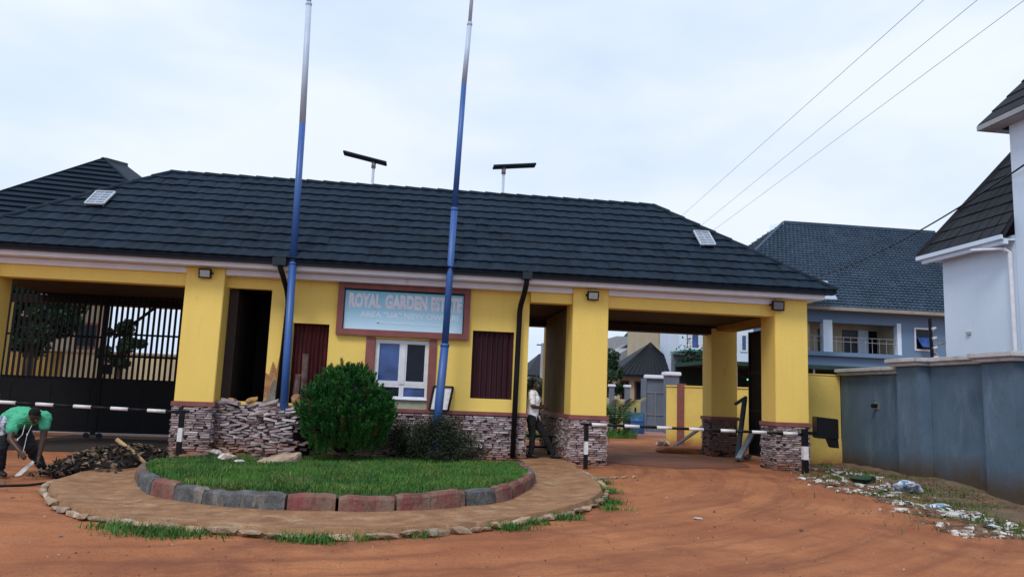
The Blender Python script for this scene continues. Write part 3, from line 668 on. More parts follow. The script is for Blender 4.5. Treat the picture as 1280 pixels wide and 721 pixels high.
# downpipes
def downpipe(pts_, r_=.048):
    m = MB(); m.tube(pts_, r_, n=10); o = m.build('downpipe', BLKM, G, smooth=True)
    return o
downpipe([(-3.06,-.36,4.08),(-3.05,-.36,3.96),(-3.0,-.30,3.82),(-2.93,-.1,3.55),(-2.92,.1,3.36),(-2.93,.22,3.2),(-2.99,.22,1.15)], .055)
boxo('gutter_outlet', GUT, G, -3.2, -2.92, -.5, -.3, 4.0, 4.16)
downpipe([(2.24,-.38,4.06),(2.235,-.36,3.9),(2.22,-.2,3.72),(2.19,.08,3.5),(2.18,.17,3.35),(2.16,.17,2.0),(2.13,.13,.1)], .06)
boxo('gutter_outlet', GUT, G, 2.13, 2.34, -.5, -.3, 4.0, 4.16)

# ------------------------------------------------------------------ estate sign
sg = thing('estate_sign', (-.4,.25,2.65), 'framed pale blue board lettered ROYAL GARDEN ESTATE on the yellow front wall', 'sign')
m = MB(); x0, x1, z0, z1, t = -1.87, 1.06, 2.65, 3.798, .135
for a in ((x0,x1,z1-t+.02,z1),(x0,x1,z0,z0+t)): m.box(a[0],a[1],.2,.299,a[2],a[3])
for a in ((x0,x0+t),(x1-t,x1)): m.box(a[0],a[1],.201,.298,z0+t,z1-t+.02)
m.build('sign_frame', MAR, sg)
m = MB(); m.box(x0+t,x1-t,.255,.262,z1-t-.02,z1-t+.02); m.box(x0+t,x0+t+.02,.255,.262,z0+t,z1-t); m.box(x1-t-.02,x1-t,.256,.263,z0+t,z1-t); m.build('inner_edge', SIGN, sg)
boxo('sign_board', SPR, sg, x0+t, x1-t, .27, .297, z0+t, z1-t+.02)
def text(txt, xa, xb, zb, h, y, mat, par, fat=.0, depth=.006, name='lettering'):
    cu_ = bpy.data.curves.new('t', 'FONT'); cu_.body = txt; cu_.size = 1; cu_.offset = fat; cu_.extrude = .5; cu_.resolution_u = 3
    to = bpy.data.objects.new('t', cu_); COL.objects.link(to); bpy.context.view_layer.update()
    me = bpy.data.meshes.new_from_object(to.evaluated_get(bpy.context.evaluated_depsgraph_get())); bpy.data.objects.remove(to)
    v = np.array([q.co[:] for q in me.vertices]); lo, hi = v.min(0), v.max(0)
    v = (v-lo)/(hi-lo); V = np.stack([xa+(xb-xa)*v[:,0]-xa, (1-v[:,2])*depth, h*v[:,1]], 1)
    me.vertices.foreach_set('co', V.ravel()); me.materials.append(mat); me.update()
    return link(name, me, (xa, y-depth, zb), par)
text('ROYAL', -1.63, -.93, 3.255, .335, .27, SLET, sg, .055); text('GARDEN', -.84, .10, 3.255, .335, .27, SLET, sg, .055); text('ESTATE', .18, .87, 3.255, .335, .27, SLET, sg, .055)
text('AREA "UA" NEW OWERRI', -1.38, .80, 3.055, .14, .27, SLET2, sg, .03)
text('Mission, Development, Opportunity', -1.0, .38, 2.90, .09, .27, SLET2, sg, .015)
# small notice frame leaning against wall behind flagpole
nb = thing('notice_board', (.55,.2,1.1), 'small black framed white board leaning on the yellow wall behind the right flagpole', 'board')
q = [at(556,480,.22), at(566,478,.22), at(562,512,.14), at(550,512,.14)]
m = MB(); m.slab([Vector((.28,.16,1.10)),Vector((.66,.16,1.10)),Vector((.74,.26,1.58)),Vector((.36,.26,1.58))], .015); m.build('board_sheet', BWHT, nb)
m = MB(); B_ = [Vector((.26,.145,1.08)),Vector((.67,.145,1.08)),Vector((.76,.25,1.6)),Vector((.34,.25,1.6))]
for i in range(4): m.beam(B_[i], B_[(i+1)%4], .035, .035)
m.build('board_frame', BLKM, nb)

# ------------------------------------------------------------------ floodlights
def flood(x, z, s, label, lens=LEDM, tilt=.25):
    t = thing('floodlight', (x, 0, z), label, 'floodlight', 'floodlights on the gatehouse piers')
    m = MB(); ct, st = math.cos(tilt), math.sin(tilt)
    def R_(p): return Vector((x+p[0], -.10+p[1]*ct-p[2]*st, z+p[2]*ct+p[1]*st))
    def bx(a, mb): mb.hexa([R_(p) for p in ((a[0],a[2],a[4]),(a[1],a[2],a[4]),(a[1],a[3],a[4]),(a[0],a[3],a[4]),(a[0],a[2],a[5]),(a[1],a[2],a[5]),(a[1],a[3],a[5]),(a[0],a[3],a[5]))])
    bx((-.13*s,.13*s,-.02,.03,-.1*s,.1*s), m)
    for k in range(5): bx((-.1*s+k*.05*s-.008, -.1*s+k*.05*s+.008, .03, .05, -.08*s, .08*s), m)
    m.build('housing', BLKM, t)
    m = MB(); bx((-.10*s,.10*s,-.028,-.021,-.072*s,.072*s), m); m.build('lens', lens, t)
    m = MB(); m.tube([(x-.14*s,-.08,z),(x-.14*s,-.005,z+.02)], .01, 6); m.tube([(x+.14*s,-.08,z),(x+.14*s,-.005,z+.02)], .01, 6); m.box(x-.15*s,x+.15*s,-.012,-.002,z,z+.04); m.build('bracket', BLKM, t)
flood(-4.64, 3.79, 1.0, 'small black floodlight on the pier beside the left gate')
flood(3.80, 3.76, 1.0, 'small black floodlight on the middle pier right of the walk passage')
flood(8.20, 3.76, 1.15, 'grey faced floodlight on the corner pier at the right end', pm('dull_grey_lens', (.20,.19,.20), rough=.4), tilt=.1)
# little panels on the roof
def rpanel(pts_, label):
    c = sum((Vector(p) for p in pts_), Vector())/4
    t = thing('roof_solar_panel', c, label, 'solar panel', 'white framed panels on the gatehouse roof')
    P_ = [Vector(p) for p in pts_]; n_ = (P_[1]-P_[0]).cross(P_[2]-P_[0]).normalized(); n_ = n_ if n_.z > 0 else -n_
    P_ = [p+n_*.10 for p in P_]
    m = MB()
    for i in range(4): m.beam(P_[i], P_[(i+1)%4], .035, .035, up=n_)
    for k in (1,2,3,4): m.beam(P_[0].lerp(P_[3], k/5), P_[1].lerp(P_[2], k/5), .03, .02, up=n_)
    m.beam(P_[0].lerp(P_[1], .5), P_[3].lerp(P_[2], .5), .018, .02, up=n_)
    m.build('panel_frame', pm('dull_panel_frame', (.48,.52,.58)), t); m = MB(); m.slab([p-n_*.002 for p in (P_ if (P_[1]-P_[0]).cross(P_[2]-P_[0]).z > 0 else P_[::-1])], .02); m.build('panel_glass', pm('panel_glass_blue', (.22,.28,.36), rough=.2), t)
    m = MB()
    for p in P_: m.tube([p, p-n_*.12], .01, 6)
    m.build('panel_feet', ALU, t)
def on_roof(u, v):       # meet a pixel ray with the front roof plane
    d = ray(u, v); o = Vector((0,-CD,CH)); n_ = nrm; t = (Vector((0,RE,RZ))-o).dot(n_)/d.dot(n_); return o+d*t
rpanel([on_roof(*p) for p in ((107,259),(130,260),(145,245),(122,244))], 'white framed panel on the roof slope near the left hip')
rpanel([on_roof(*p) for p in ((875,310),(893,310),(884,294),(866,293))], 'white framed panel on the roof slope near the right hip')

# ------------------------------------------------------------------ flagpoles
def flagpole(path, label):     # path: (point, radius) upward with step fittings
    t = thing('flagpole', path[0], label, 'flagpole', 'two tall flagpoles in front of the sign')
    for k, (a, ra, b, rb, mt) in enumerate(path[1]):
        m = MB(); m.tube([a, b], [ra, rb], n=14); m.build('pole_section', mt, t, smooth=True)
    for (c, r_) in path[2]:
        m = MB(); m.tube([c-Vector((0,0,.03)), c-Vector((0,0,.02)), c+Vector((0,0,.03)), c+Vector((0,0,.05))], [r_*.8, r_, r_, r_*.75], n=14); m.build('joint', POLEB if c.z < 7 else POLEG, t, smooth=True)
    m = MB(); b_ = Vector(path[0]); m.box(b_.x-.16,b_.x+.16,b_.y-.16,b_.y+.16,.15,.27); m.build('base_block', KGRY, t)
    return t
Yp = -.4
p = [at(354,530,Yp), at(366,330,Yp), at(378,155,Yp), at(386,6,Yp), at(391,-90,Yp)]; p[0].z = .2; 
flagpole((p[0], [(p[0],.082,p[1],.078,POLEB),(p[1],.072,p[2],.068,POLEB),(p[2],.068,p[3],.062,POLEG),(p[3],.05,p[4],.045,POLEG)], [(p[1],.082),(p[3],.07)]), 'blue and white flagpole standing left of the sign')
p = [at(543,560,Yp), at(556,432,Yp), at(568,262,Yp), at(580,105,Yp), at(587,31,Yp), at(596,-80,Yp)]; p[0].z = .2
flagpole((p[0], [(p[0],.098,p[1],.09,POLEB),(p[1],.076,p[2],.072,POLEB),(p[2],.066,p[3],.060,POLEB),(p[3],.060,p[4],.055,POLEG),(p[4],.043,p[5],.04,POLEG)], [(p[1],.1),(p[2],.08),(p[4],.064)]), 'blue and white flagpole standing in front of the sign right end')

# ------------------------------------------------------------------ solar street lights behind the roof
def solar(x, y, zt, l, r_, tilt, label):
    t = thing('solar_street_light', (x, y, 0), label, 'street light', 'solar street lights behind the gatehouse')
    m = MB(); m.tube([(x,y,0),(x,y,zt)], [.06,.045], 10); m.build('post', POLEG, t, smooth=True)
    a, b = Vector((x-l, y, zt+.14-tilt*l)), Vector((x+r_, y, zt+.14+tilt*r_))
    m = MB(); m.beam(a, b, .42, .05); m.build('lamp_head', pm('slate_lamp_casing', (.018,.040,.065), rough=.8, spec=.1), t)
    m = MB(); m.beam(a+Vector((.03,0,.026)), b+Vector((-.03,0,.026)), .38, .006); m.build('solar_panel', PVG, t)
    m = MB(); m.beam(a.lerp(b,.35)-Vector((0,0,.04)), a.lerp(b,.95)-Vector((0,0,.04)), .2, .03); m.build('led_strip', pm('led_cover', (.03,.055,.085), rough=.8, spec=.1), t)
    m = MB(); m.tube([(x,y,zt-.12),(x,y,zt+.13)], .075, 10); m.build('clamp', ALU, t, smooth=True)
solar(-1.88, 8, 8.86, 1.0, .42, -.19, 'solar street light with panel tilted down to the right')
solar(2.47, 8, 8.98, .36, 1.08, .12, 'solar street light with panel tilted up to the right')
# tiny bird on the ridge
# ------------------------------------------------------------------ gates
def picket_gate(x0, x1, y, label, rails, brace=None, latch=None):
    t = thing('gate_leaf', (x0, y, 0), label, 'gate', 'leaves of the tall black picket gate')
    m = MB(); 
    for x in (x0+.03, x1-.03): m.box(x-.03, x+.03, y-.03, y+.03, .08, 3.88)
    for z in rails: m.box(x0+.06, x1-.06, y-.022, y+.022, z-.025, z+.025)
    m.build('gate_frame', BLK, t)
    n_ = int((x1-x0-.12)/.127)
    m = MB(); m.box(-.028, .028, -.014, .014, 0, 2.34); me = bpy.data.meshes.new('picket'); me.from_pydata(m.v, [], m.f); me.materials.append(BLK)
    for k in range(n_): link('picket', me, (x0+.06+(k+.5)*(x1-x0-.12)/n_, y-.037, 1.49), t)
    np_ = 3
    for k in range(np_):
        a = x0+.06+k*(x1-x0-.12)/np_; b = x0+.06+(k+1)*(x1-x0-.12)/np_
        m = MB(); m.box(a-.001 if k else a, b-.001, y-.012, y+.012, .14, 1.46); m.box(a+.10, b-.10, y-.02, y-.012, .28, 1.32); m.build('sheet_panel', BLK, t)
    m = MB(); m.box(x0+.06, x1-.06, y-.03, y-.024, .115, .145); m.build('bottom_strip', ALU, t)
    if latch:
        m = MB(); m.box(latch-.12, latch+.12, y-.07, y-.04, 1.6, 1.85); m.build('lock_box', BLK, t)
    for xx in (x0+.15, x1-.15):
        m = MB(); m.tube([(xx, y-.05, .07), (xx, y+.02, .07)], .07, 12); m.build('roller', BLKM, t)
    return t
picket_gate(-8.04, -4.62, 3.74, 'right leaf of the tall black picket gate with two cross rails beside the yellow pier', (1.475, 2.07, 2.63, 3.84), latch=-7.85)
picket_gate(-11.0, -8.05, 3.74, 'left leaf of the tall black picket gate behind the bending worker', (1.475, 2.53, 3.84))
lg = thing('steel_gate_leaf', (9.05,.9,0), 'plain black steel gate leaf folded open behind the right corner pier', 'gate')
m = MB(); m.box(9.0,9.03,.9,3.25,.12,3.40); m.build('sheet', BLK, lg)
m = MB()
for y in (.93,3.22): m.box(8.98,9.05,y-.03,y+.03,.08,3.43)
for z in (.14,1.3,2.3,3.40): m.box(8.985,9.045,.93,3.22,z-.025,z+.025)
m.build('gate_frame', BLKM, lg)
# ------------------------------------------------------------------ barriers
def striped(t, a, b, r_, pattern):
    a, b = Vector(a), Vector(b); d = (b-a).length; s = 0; k = 0
    for (l, wh) in pattern:
        p_, q_ = a.lerp(b, s/d), a.lerp(b, min(1, (s+l)/d)); s += l
        m = MB(); m.tube([p_, q_], r_*(1.0 if wh else .86), n=10); m.build('white_band' if wh else 'black_band', BWHT if wh else BLKM, t, smooth=True)
        if s >= d: break
def post(t, x, y, h, r_=.045, bands=((.0,.33,0),(.33,.62,1),(.62,1,0)), name='post'):
    for (a, b, wh) in bands:
        m = MB(); zb = gz(x, y); m.box(x-r_, x+r_, y-r_, y+r_, zb+a*h-(.1 if a == 0 else 0), zb+b*h); m.build(name, BWHT if wh else BLKM, t)
br = thing('boom_barrier', (8.46,-.78,0), 'black and white boom barrier across the open right gateway with a black counterweight', 'barrier')
pa = []; 
for k in range(9): pa += [(.33, 1), (.38, 0)]
striped(br, at(1003,542.5,-.78), at(735,530,-.78), .035, [(.12,0)]+pa)
post(br, 8.44, -.78, .98, .055)
m = MB(); m.beam((8.40,-.78,.90), (8.95,-.78,.88), .05, .07); m.build('arm', BLKM, br)
m = MB(); m.hexa([(8.62,-.98,.80),(9.12,-.98,.78),(9.2,-.62,.78),(8.70,-.62,.80),(8.62,-.98,1.26),(9.12,-.98,1.22),(9.2,-.62,1.22),(8.70,-.62,1.26)]); m.build('counterweight', BLKM, br, bevel=.015)
m = MB(); m.hexa([(9.02,-.96,.60),(9.13,-.96,.60),(9.19,-.66,.60),(9.06,-.66,.60),(8.90,-.96,.79),(9.11,-.96,.79),(9.18,-.66,.79),(8.98,-.66,.79)]); m.build('counterweight_hook', BLKM, br)
rs = thing('barrier_rest_post', (3.55,-.8,0), 'short black and white striped post that the boom end rests on by the middle pier', 'post')
post(rs, 3.56, -.8, .92, .04, name='post_section'); m = MB(); m.box(3.44,3.60,-.84,-.76,.90,.95); m.build('rest_hook', BLKM, rs)
bl = thing('boom_barrier', (-4.7,-.6,0), 'black and white boom barrier closed across the picket gate at the left', 'barrier')
striped(bl, (-4.78,-.6,.885), (-10.6,-.6,1.02), .035, [(.22,0),(.35,1)]+[(.37,0),(.33,1)]*9)
post(bl, -4.68, -.6, .93, .045); m = MB(); m.beam((-4.85,-.6,.885), (-4.55,-.6,.90), .07, .06); m.build('pivot', BLKM, bl)

# ------------------------------------------------------------------ foliage helpers
def leafcloud(name, pts, sz, mat, parent=None, kind=None, up=0.0, aspect=2.2):
    P_ = np.array(pts); n_ = len(P_); d = np.random.normal(size=(n_,3)); d[:,2] += up; d /= np.linalg.norm(d, axis=1)[:,None]
    e_ = np.random.normal(size=(n_,3)); e_ -= (e_*d).sum(1)[:,None]*d; e_ /= np.linalg.norm(e_, axis=1)[:,None]
    s = (sz*(.6+.8*np.random.rand(n_)))[:,None]
    V = np.stack([P_-d*s*.5, P_+e_*s*.5/aspect, P_+d*s*.5, P_-e_*s*.5/aspect], 1).reshape(-1,3)
    m = MB(); m.v = V.tolist(); m.f = [(4*i,4*i+1,4*i+2,4*i+3) for i in range(n_)]; m.mi = [0]*n_
    return m.build(name, mat, parent, kind=kind)
def clump_pts(c, r_, n_, nc, squash=.8, seed=0, core=.45):
    rg = np.random.RandomState(seed); out_ = []
    for k in range(nc):
        d = rg.normal(size=3); d /= np.linalg.norm(d); q = np.array(c)+d*np.array([1,1,squash])*r_*rg.uniform(core, .95)
        rr = r_*rg.uniform(.22, .40); m_ = n_//nc; g_ = rg.normal(size=(m_,3)); g_ /= np.linalg.norm(g_, axis=1)[:,None]
        out_.append(q+g_*rr*(rg.rand(m_,1)**.4)*np.array([1,1,.75]))
    return np.concatenate(out_)
def tree(name, base, h, r_, label, cat='tree', n_=5000, leaf=.2, seed=1, mat=None, group=None, trunk_r=.14, nc=26, squash=.8):
    b = Vector(base); t = thing(name, b, label, cat, group); m = MB(); c = b+Vector((0,0,h-r_*squash))
    m.tube([b-Vector((0,0,.1)), b+Vector((.05,0,(c.z-b.z)*.5)), c], [trunk_r, trunk_r*.75, trunk_r*.4], 8)
    rg = random.Random(seed)
    for k in range(6):
        a = rg.uniform(0, 2*PI); s = b.lerp(c, rg.uniform(.55,.95)); e_ = c+Vector((math.cos(a)*r_*.7, math.sin(a)*r_*.7, rg.uniform(-.2,.6)*r_)); m.tube([s, s.lerp(e_,.5)+Vector((0,0,.1)), e_], [trunk_r*.4, trunk_r*.3, .02], 6)
    m.build('trunk', BRK, t, smooth=True)
    leafcloud('crown', clump_pts(c, r_, n_, nc, squash, seed), leaf, mat or TRL, t); return t
# thuja ball
th = thing('thuja_shrub', (-1.40,-.75,.2), 'dense rounded green thuja shrub growing on the grass in front of the sign', 'shrub')
cx, cy, cz, rx, rz_ = -1.41, -.75, .96, 1.0, .97
pts_ = []; ups = []
rg = np.random.RandomState(5)
V = []; F = []; MI = []; cmi = 0
def spray(p, d, ln, wd):
    a = np.cross(d, rg.normal(size=3)); a /= np.linalg.norm(a); b = len(V); MI.append(cmi)
    V.extend([p-d*ln*.2, p+a*wd+d*ln*.25, p+d*ln, p-a*wd+d*ln*.25]); F.append((b,b+1,b+2,b+3))
for k in range(640):
    d = rg.normal(size=3); d[1] = -abs(d[1]) if rg.rand() < .75 else d[1]; d /= np.linalg.norm(d)
    if d[2] < -.75: continue
    rad = rg.uniform(.84, .97); wid = 1-.16*max(0, d[2])-.12*max(0, -d[2]); nz_ = 1+.06*noise.noise((d[0]*2.2, d[1]*2.2, d[2]*2.2+4))
    c = np.array([cx+d[0]*rx*rad*wid*nz_, cy+d[1]*rx*rad*wid*nz_, cz+d[2]*rz_*rad*nz_])
    ax = np.array([d[0]*.55, d[1]*.55, .85]); ax /= np.linalg.norm(ax); hgt = rg.uniform(.14,.27); cr0 = rg.uniform(.045,.085)
    tone = rg.choice([0,0,0,1,1,2,2,3], p=[.15,.15,.15,.14,.14,.12,.12,.03])
    for q in range(70):
        cmi = int(tone) if rg.rand() < .85 else int(rg.randint(0,3)); tt = rg.rand(); off = rg.normal(size=3); off /= np.linalg.norm(off); p = c+ax*(tt-.35)*hgt+off*cr0*(1-tt*.85)*rg.rand()**.4
        dd = ax*.8+off*.55; dd /= np.linalg.norm(dd); spray(p, dd, rg.uniform(.035,.075), .0075+.004*rg.rand())
m = MB(); m.v = [tuple(v) for v in V]; m.f = F; m.mi = MI; m.build('foliage', [THU, leafmat('thuja_bright', (.045,.17,.028), (.025,.10,.020)), leafmat('thuja_deep', (.016,.085,.020), (.009,.048,.012)), leafmat('thuja_dry', (.13,.10,.04), (.08,.06,.03))], th)
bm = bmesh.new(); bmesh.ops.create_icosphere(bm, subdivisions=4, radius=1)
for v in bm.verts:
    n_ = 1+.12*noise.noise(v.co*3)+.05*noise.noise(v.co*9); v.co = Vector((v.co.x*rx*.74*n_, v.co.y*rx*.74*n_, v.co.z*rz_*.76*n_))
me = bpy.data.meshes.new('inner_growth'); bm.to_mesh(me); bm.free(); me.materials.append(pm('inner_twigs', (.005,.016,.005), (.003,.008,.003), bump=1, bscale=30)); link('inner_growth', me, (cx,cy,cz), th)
m = MB(); m.tube([(cx,cy,-.1),(cx,cy,.6)], [.09,.07], 8); m.build('stem', BRK, th)
# low dark shrub along the base
ds = thing('dark_shrub', (.3,-.15,.05), 'low straggly dark shrub against the stone base right of the thuja', 'shrub')
P_ = []
for k in range(230):
    x = random.uniform(-.5,1.45); hmx = .84 if x < 1.0 else .7-.4*(x-1.0)/.45; z = .06+random.random()**.9*(hmx-.06)*(1-.25*abs(noise.noise((x*2,0,0)))); y = random.uniform(-.35,.16); n_ = 55 if x < .9 else 22
    g_ = np.random.normal(size=(n_,3))*np.array([.10,.07,.07])+np.array([x,y,z]); P_.append(g_)
for k in range(70):
    x = .45+random.gauss(0,.28); P_.append(np.random.normal(size=(55,3))*np.array([.10,.05,.09])+np.array([x, -.58-random.uniform(0,.12), random.uniform(.08, .98-.5*abs(x-.45))]))
P_ = np.concatenate(P_); P_ = P_[(P_[:,1] < .2)]; leafcloud('foliage', P_, .05, DKL, ds)
m = MB()
for k in range(26):
    x = random.uniform(-.4,1.3); m.tube([(x,-.02,.15),(x+random.uniform(-.1,.1),-.08,.5),(x+random.uniform(-.2,.2),-.12,.95)], [.01,.008,.003], 5)
m.build('stems', BRK, ds)
# slab on the grass
q_ = [Vector(p) for p in ((-2.93,-3.35,.28),(-2.62,-3.62,.26),(-2.28,-3.68,.28),(-1.92,-3.2,.40),(-1.84,-2.72,.50),(-2.35,-2.72,.44),(-2.8,-3.0,.34))]; q_ = [Vector((-2.36+(p.x+2.36)*.66, -2.75+(p.y+3.2)*.66, .16+(p.z-.26)*.7)) for p in q_]
m = MB(); n_ = len(q_); ce = sum(q_, Vector())/n_+Vector((0,0,.03)); dn = [p-Vector((0,0,.13)) for p in q_]
m.add(q_+dn+[ce], [(i, (i+1)%n_, 2*n_) for i in range(n_)]+[(i, i+n_, (i+1)%n_+n_, (i+1)%n_) for i in range(n_)]+[tuple(reversed(range(n_, 2*n_)))])
tag(m.build('broken_slab', pm('pinkish_slab', (.52,.38,.29), (.30,.19,.13), scale=7, bump=1.0, fine=.2, stain=(.20,.20,.10), stain_th=.5, stain_scale=3), bevel=.02), 'broken pinkish concrete slab lying on the grass left of the thuja', 'slab')
for (x, y, s, lb) in ((-3.15,-3.1,.2,'pale stone lump touching the left end of the broken slab'),(-3.3,-2.6,.15,'small pale stone lump between the slab and the left pier'),(-2.8,-3.75,.1,'smallest pale stone lump, nearest the kerb below the slab'),(-3.6,-2.2,.18,'pale stone lump farthest left in the weedy corner of the island')):
    tag(link('stone_lump', rock_mesh('stone_lump', x, 2, .3, RUBW), (x,y,.26), None, rot=(0,0,x), scale=(s*1.4,s,s*.5)), lb, 'stone', 'pale stone lumps on the island')

# ------------------------------------------------------------------ heap of cut debris with sticks
random.seed(11)
hp = thing('debris_heap', (-4.95,-3.1,0), 'heap of dark uprooted debris and dry leaves beside the walkway at the left', 'heap')
m = MB(); m.cm = 0; PA = Vector((-5.35,-4.2,0)); PB = Vector((-4.55,-1.7,0))
bm = bmesh.new(); bmesh.ops.create_icosphere(bm, subdivisions=4, radius=1)
for v in bm.verts: v.co = Vector((v.co.x*1.3, v.co.y*.34, max(-.05, v.co.z*.30)))*(1+.22*noise.noise(v.co*3.3)+.12*noise.noise(v.co*8))
me = bpy.data.meshes.new('soil_core'); bm.to_mesh(me); bm.free(); me.materials.append(WDRK); hc = (PA+PB)/2; rzh = math.atan2(PB.y-PA.y, PB.x-PA.x)
link('soil_core', me, hc, hp, rot=(0,0,rzh))
CH_ = [rock_mesh('chunk', k+20, 1, .4) for k in range(4)]
V1, V2 = MB(), MB()
dh = (PB-PA).normalized(); nh = Vector((-dh.y, dh.x, 0))
for k in range(900):
    s = random.uniform(-1.45,1.45); wd = random.gauss(0, .22); prof = max(0, 1-(s/1.5)**2)**.6; z = max(.01, .37*prof*(1-(wd/.5)**2))
    c = hc+dh*s+nh*wd*(.5+prof*.6)+Vector((0,0,z+random.uniform(-.02,.03)))
    d = Vector((random.gauss(0,1), random.gauss(0,1), random.gauss(0,.35))).normalized(); e_ = d.cross(Vector((random.gauss(0,1),random.gauss(0,1),random.gauss(0,1)))).normalized()
    l = random.uniform(.05,.20); w_ = random.uniform(.015,.05); mb = V1 if random.random() < .66 else V2
    mb.add([c-d*l/2, c+e_*w_, c+d*l/2, c-e_*w_, c+Vector((0,0,w_*.5))], [(0,1,4),(1,2,4),(2,3,4),(3,0,4),(0,3,2,1)])
V1.build('dark_scraps', WDRK, hp, kind='stuff'); V2.build('dry_scraps', WTAN, hp, kind='stuff')
def stick(name, u0, v0, y0, u1, v1, y1, r_, label, mat=WOOD):
    a, b = at(u0, v0, y0), at(u1, v1, y1); m = MB(); mid = a.lerp(b, .5)+Vector((.01,0,.012)); m.tube([a, mid, b], [r_, r_*.95, r_*.85], 8); tag(m.build(name, mat, smooth=True), label, 'stick')
stick('stick', 146,549,-2.9, 186,583,-3.1, .036, 'thick pale wooden stick poking up from the debris heap')
stick('stick', 181,583,-3.0, 197,573,-2.7, .018, 'short pale stick crossing the foot of the thick one on the heap')
stick('stick', 158,566,-2.6, 200,582,-2.4, .016, 'thin greenish stalk lying over the right end of the heap', PLMY)
hose = MB(); hp_ = [gr(u, v, .02) for u, v in ((-30,607),(0,607),(35,606),(62,603),(85,597),(100,593))]; hose.tube(hp_, .018, 8); tag(hose.build('hose', BLKM, smooth=True), 'black hose snaking over the red soil by the worker feet', 'hose')

# ------------------------------------------------------------------ rubble along the blue wall
random.seed(21)
rb = [MB() for _ in range(4)]
def lumpy(mb, c, s):
    vs = []; r3 = Matrix.Rotation(random.uniform(0,2*PI), 3, 'Z')
    for q in ((-.5,-.5,-.4),(.5,-.5,-.4),(.5,.5,-.4),(-.5,.5,-.4),(-.4,-.4,.5),(.4,-.4,.5),(.4,.4,.5),(-.4,.4,.5)):
        vs.append(r3 @ Vector((q[0]*s[0]+random.uniform(-.15,.15)*s[0], q[1]*s[1]+random.uniform(-.15,.15)*s[1], q[2]*s[2]+random.uniform(-.2,.2)*s[2]))+c)
    mb.hexa(vs)
def strip_pt():
    t = random.random(); y = 0.6-8.6*t                 # toward the camera
    xc = 8.6+1.1*sm((y+3)/3.5)-1.0*sm((-4-y)/4); x = random.gauss(xc, .38+.12*t)
    return x, y, t
for k in range(6500):
    x, y, t = strip_pt()
    q0 = noise.noise((x*1.3, y*1.3, 8))
    if x > 10.5 or x < 6.6 or q0 < -.12: continue
    s = random.uniform(.012,.045) if random.random() < .85 else random.uniform(.05,.11)
    lumpy(rb[0 if random.random() < .12+.9*max(0,q0) else 1], Vector((x, y, gz(x,y)+.015)), (s*random.uniform(1,2.2), s, s*.6))
for k in range(1500):
    y = random.uniform(-9, 1.6); x = 10.5-abs(random.gauss(0,.3)); s = random.uniform(.02,.07); lumpy(rb[1], Vector((x, y, gz(x,y)+.05*sm((x-9.6)/.8)+.01)), (s*1.5, s, s*.6))
for k in range(1500):
    x, y = random.uniform(-6,9), random.uniform(-10.4,-.8)
    if inside((x, y), W_OUT): continue
    s = random.uniform(.004,.014) if random.random() < .96 else random.uniform(.02,.035); lumpy(rb[2] if random.random() < .3 else rb[3], Vector((x, y, gz(x,y)+.004)), (s*1.3, s, s*.7))
tag(rb[0].build('pale_rubble', RUBW, kind='stuff'), 'pale broken concrete bits and litter strewn along the right roadside', 'rubble')
tag(rb[1].build('brown_rubble', RUBB, kind='stuff'), 'brown clods and stones heaped at the foot of the blue grey wall', 'rubble')
tag(rb[2].build('pebbles', RUBW, kind='stuff'), 'small pale pebbles scattered on the red road', 'pebbles')
tag(rb[3].build('clods', RUBB, kind='stuff'), 'small brown clods scattered on the red road', 'clods')
# strip of rough soil bank by the wall
m = MB(); ny = 60; nx_ = 10
for j in range(ny):
    y = 1.7-10*j/(ny-1)
    for i in range(nx_):
        x = 9.0-.9*sm((-y-1)/5)+(10.86-(9.0-.9*sm((-y-1)/5)))*i/(nx_-1); z = gz(x,y)-.03+.11*sm(i/(nx_-1))+(.05*noise.noise((x*3,y*3,2)) if i else 0); m.v.append((x,y,z))
for j in range(ny-1):
    for i in range(nx_-1): a = j*nx_+i; m.f.append((a, a+nx_, a+nx_+1, a+1)); m.mi.append(0)
m.build('soil_bank', pm('grey_brown_soil', (.20,.13,.085), (.10,.085,.05), scale=2.5, bump=.9, bscale=12, fine=.25), smooth=True, kind='structure', origin=(9.5,-3,0))
big = [(1000,601,.22,.13,.07,RUBW,'flat pale concrete lump at the road edge in front of the right corner pier'),(1045,597,.13,.1,.08,RUBW,'small pale chunk near the dark green rag by the blue grey wall'),
       (1108,622,.3,.12,.04,RUBW,'long flat white scrap lying in the middle of the rubble'),(1170,634,.24,.14,.08,PLAS,'crumpled white litter lump below the knotted bag'),
       (1190,645,.16,.11,.09,RUBB,'dark grey stone among the white litter'),(1215,640,.26,.13,.07,RUBW,'angular pale concrete chunk in the nearer rubble'),
       (1262,655,.2,.1,.05,RUBW,'flat pale scrap near the right picture edge'),(873,651,.13,.08,.03,RUBW,'flat pale stone alone in the middle of the red road'),
       (1240,664,.12,.09,.05,PLAS,'small white litter lump nearest the road edge at right')]
for k, (u, v, a, b, c, mt, lb) in enumerate(big):
    p = gr(u, v, -.02); p.z = gz(p.x, p.y)+c*.3+(.05 if mt is not RUBB and u > 1050 else 0); tag(link('rubble_chunk' if mt is not PLAS else 'litter', rock_mesh('chunk', k+50, 2, .45, mt), p, None, rot=(0,random.uniform(-.2,.2),random.uniform(-.6,.6)), scale=(a,b,c)), lb, 'rubble' if mt is not PLAS else 'litter')
LT = [MB() for _ in range(1)]; lm = [pm('litter_white', (.62,.62,.62), (.30,.27,.24), scale=8), pm('litter_blue', (.10,.16,.24), scale=9), pm('litter_green', (.05,.16,.08), scale=9), pm('litter_red', (.30,.05,.04), scale=9), pm('litter_black', (.02,.02,.022), scale=9)]
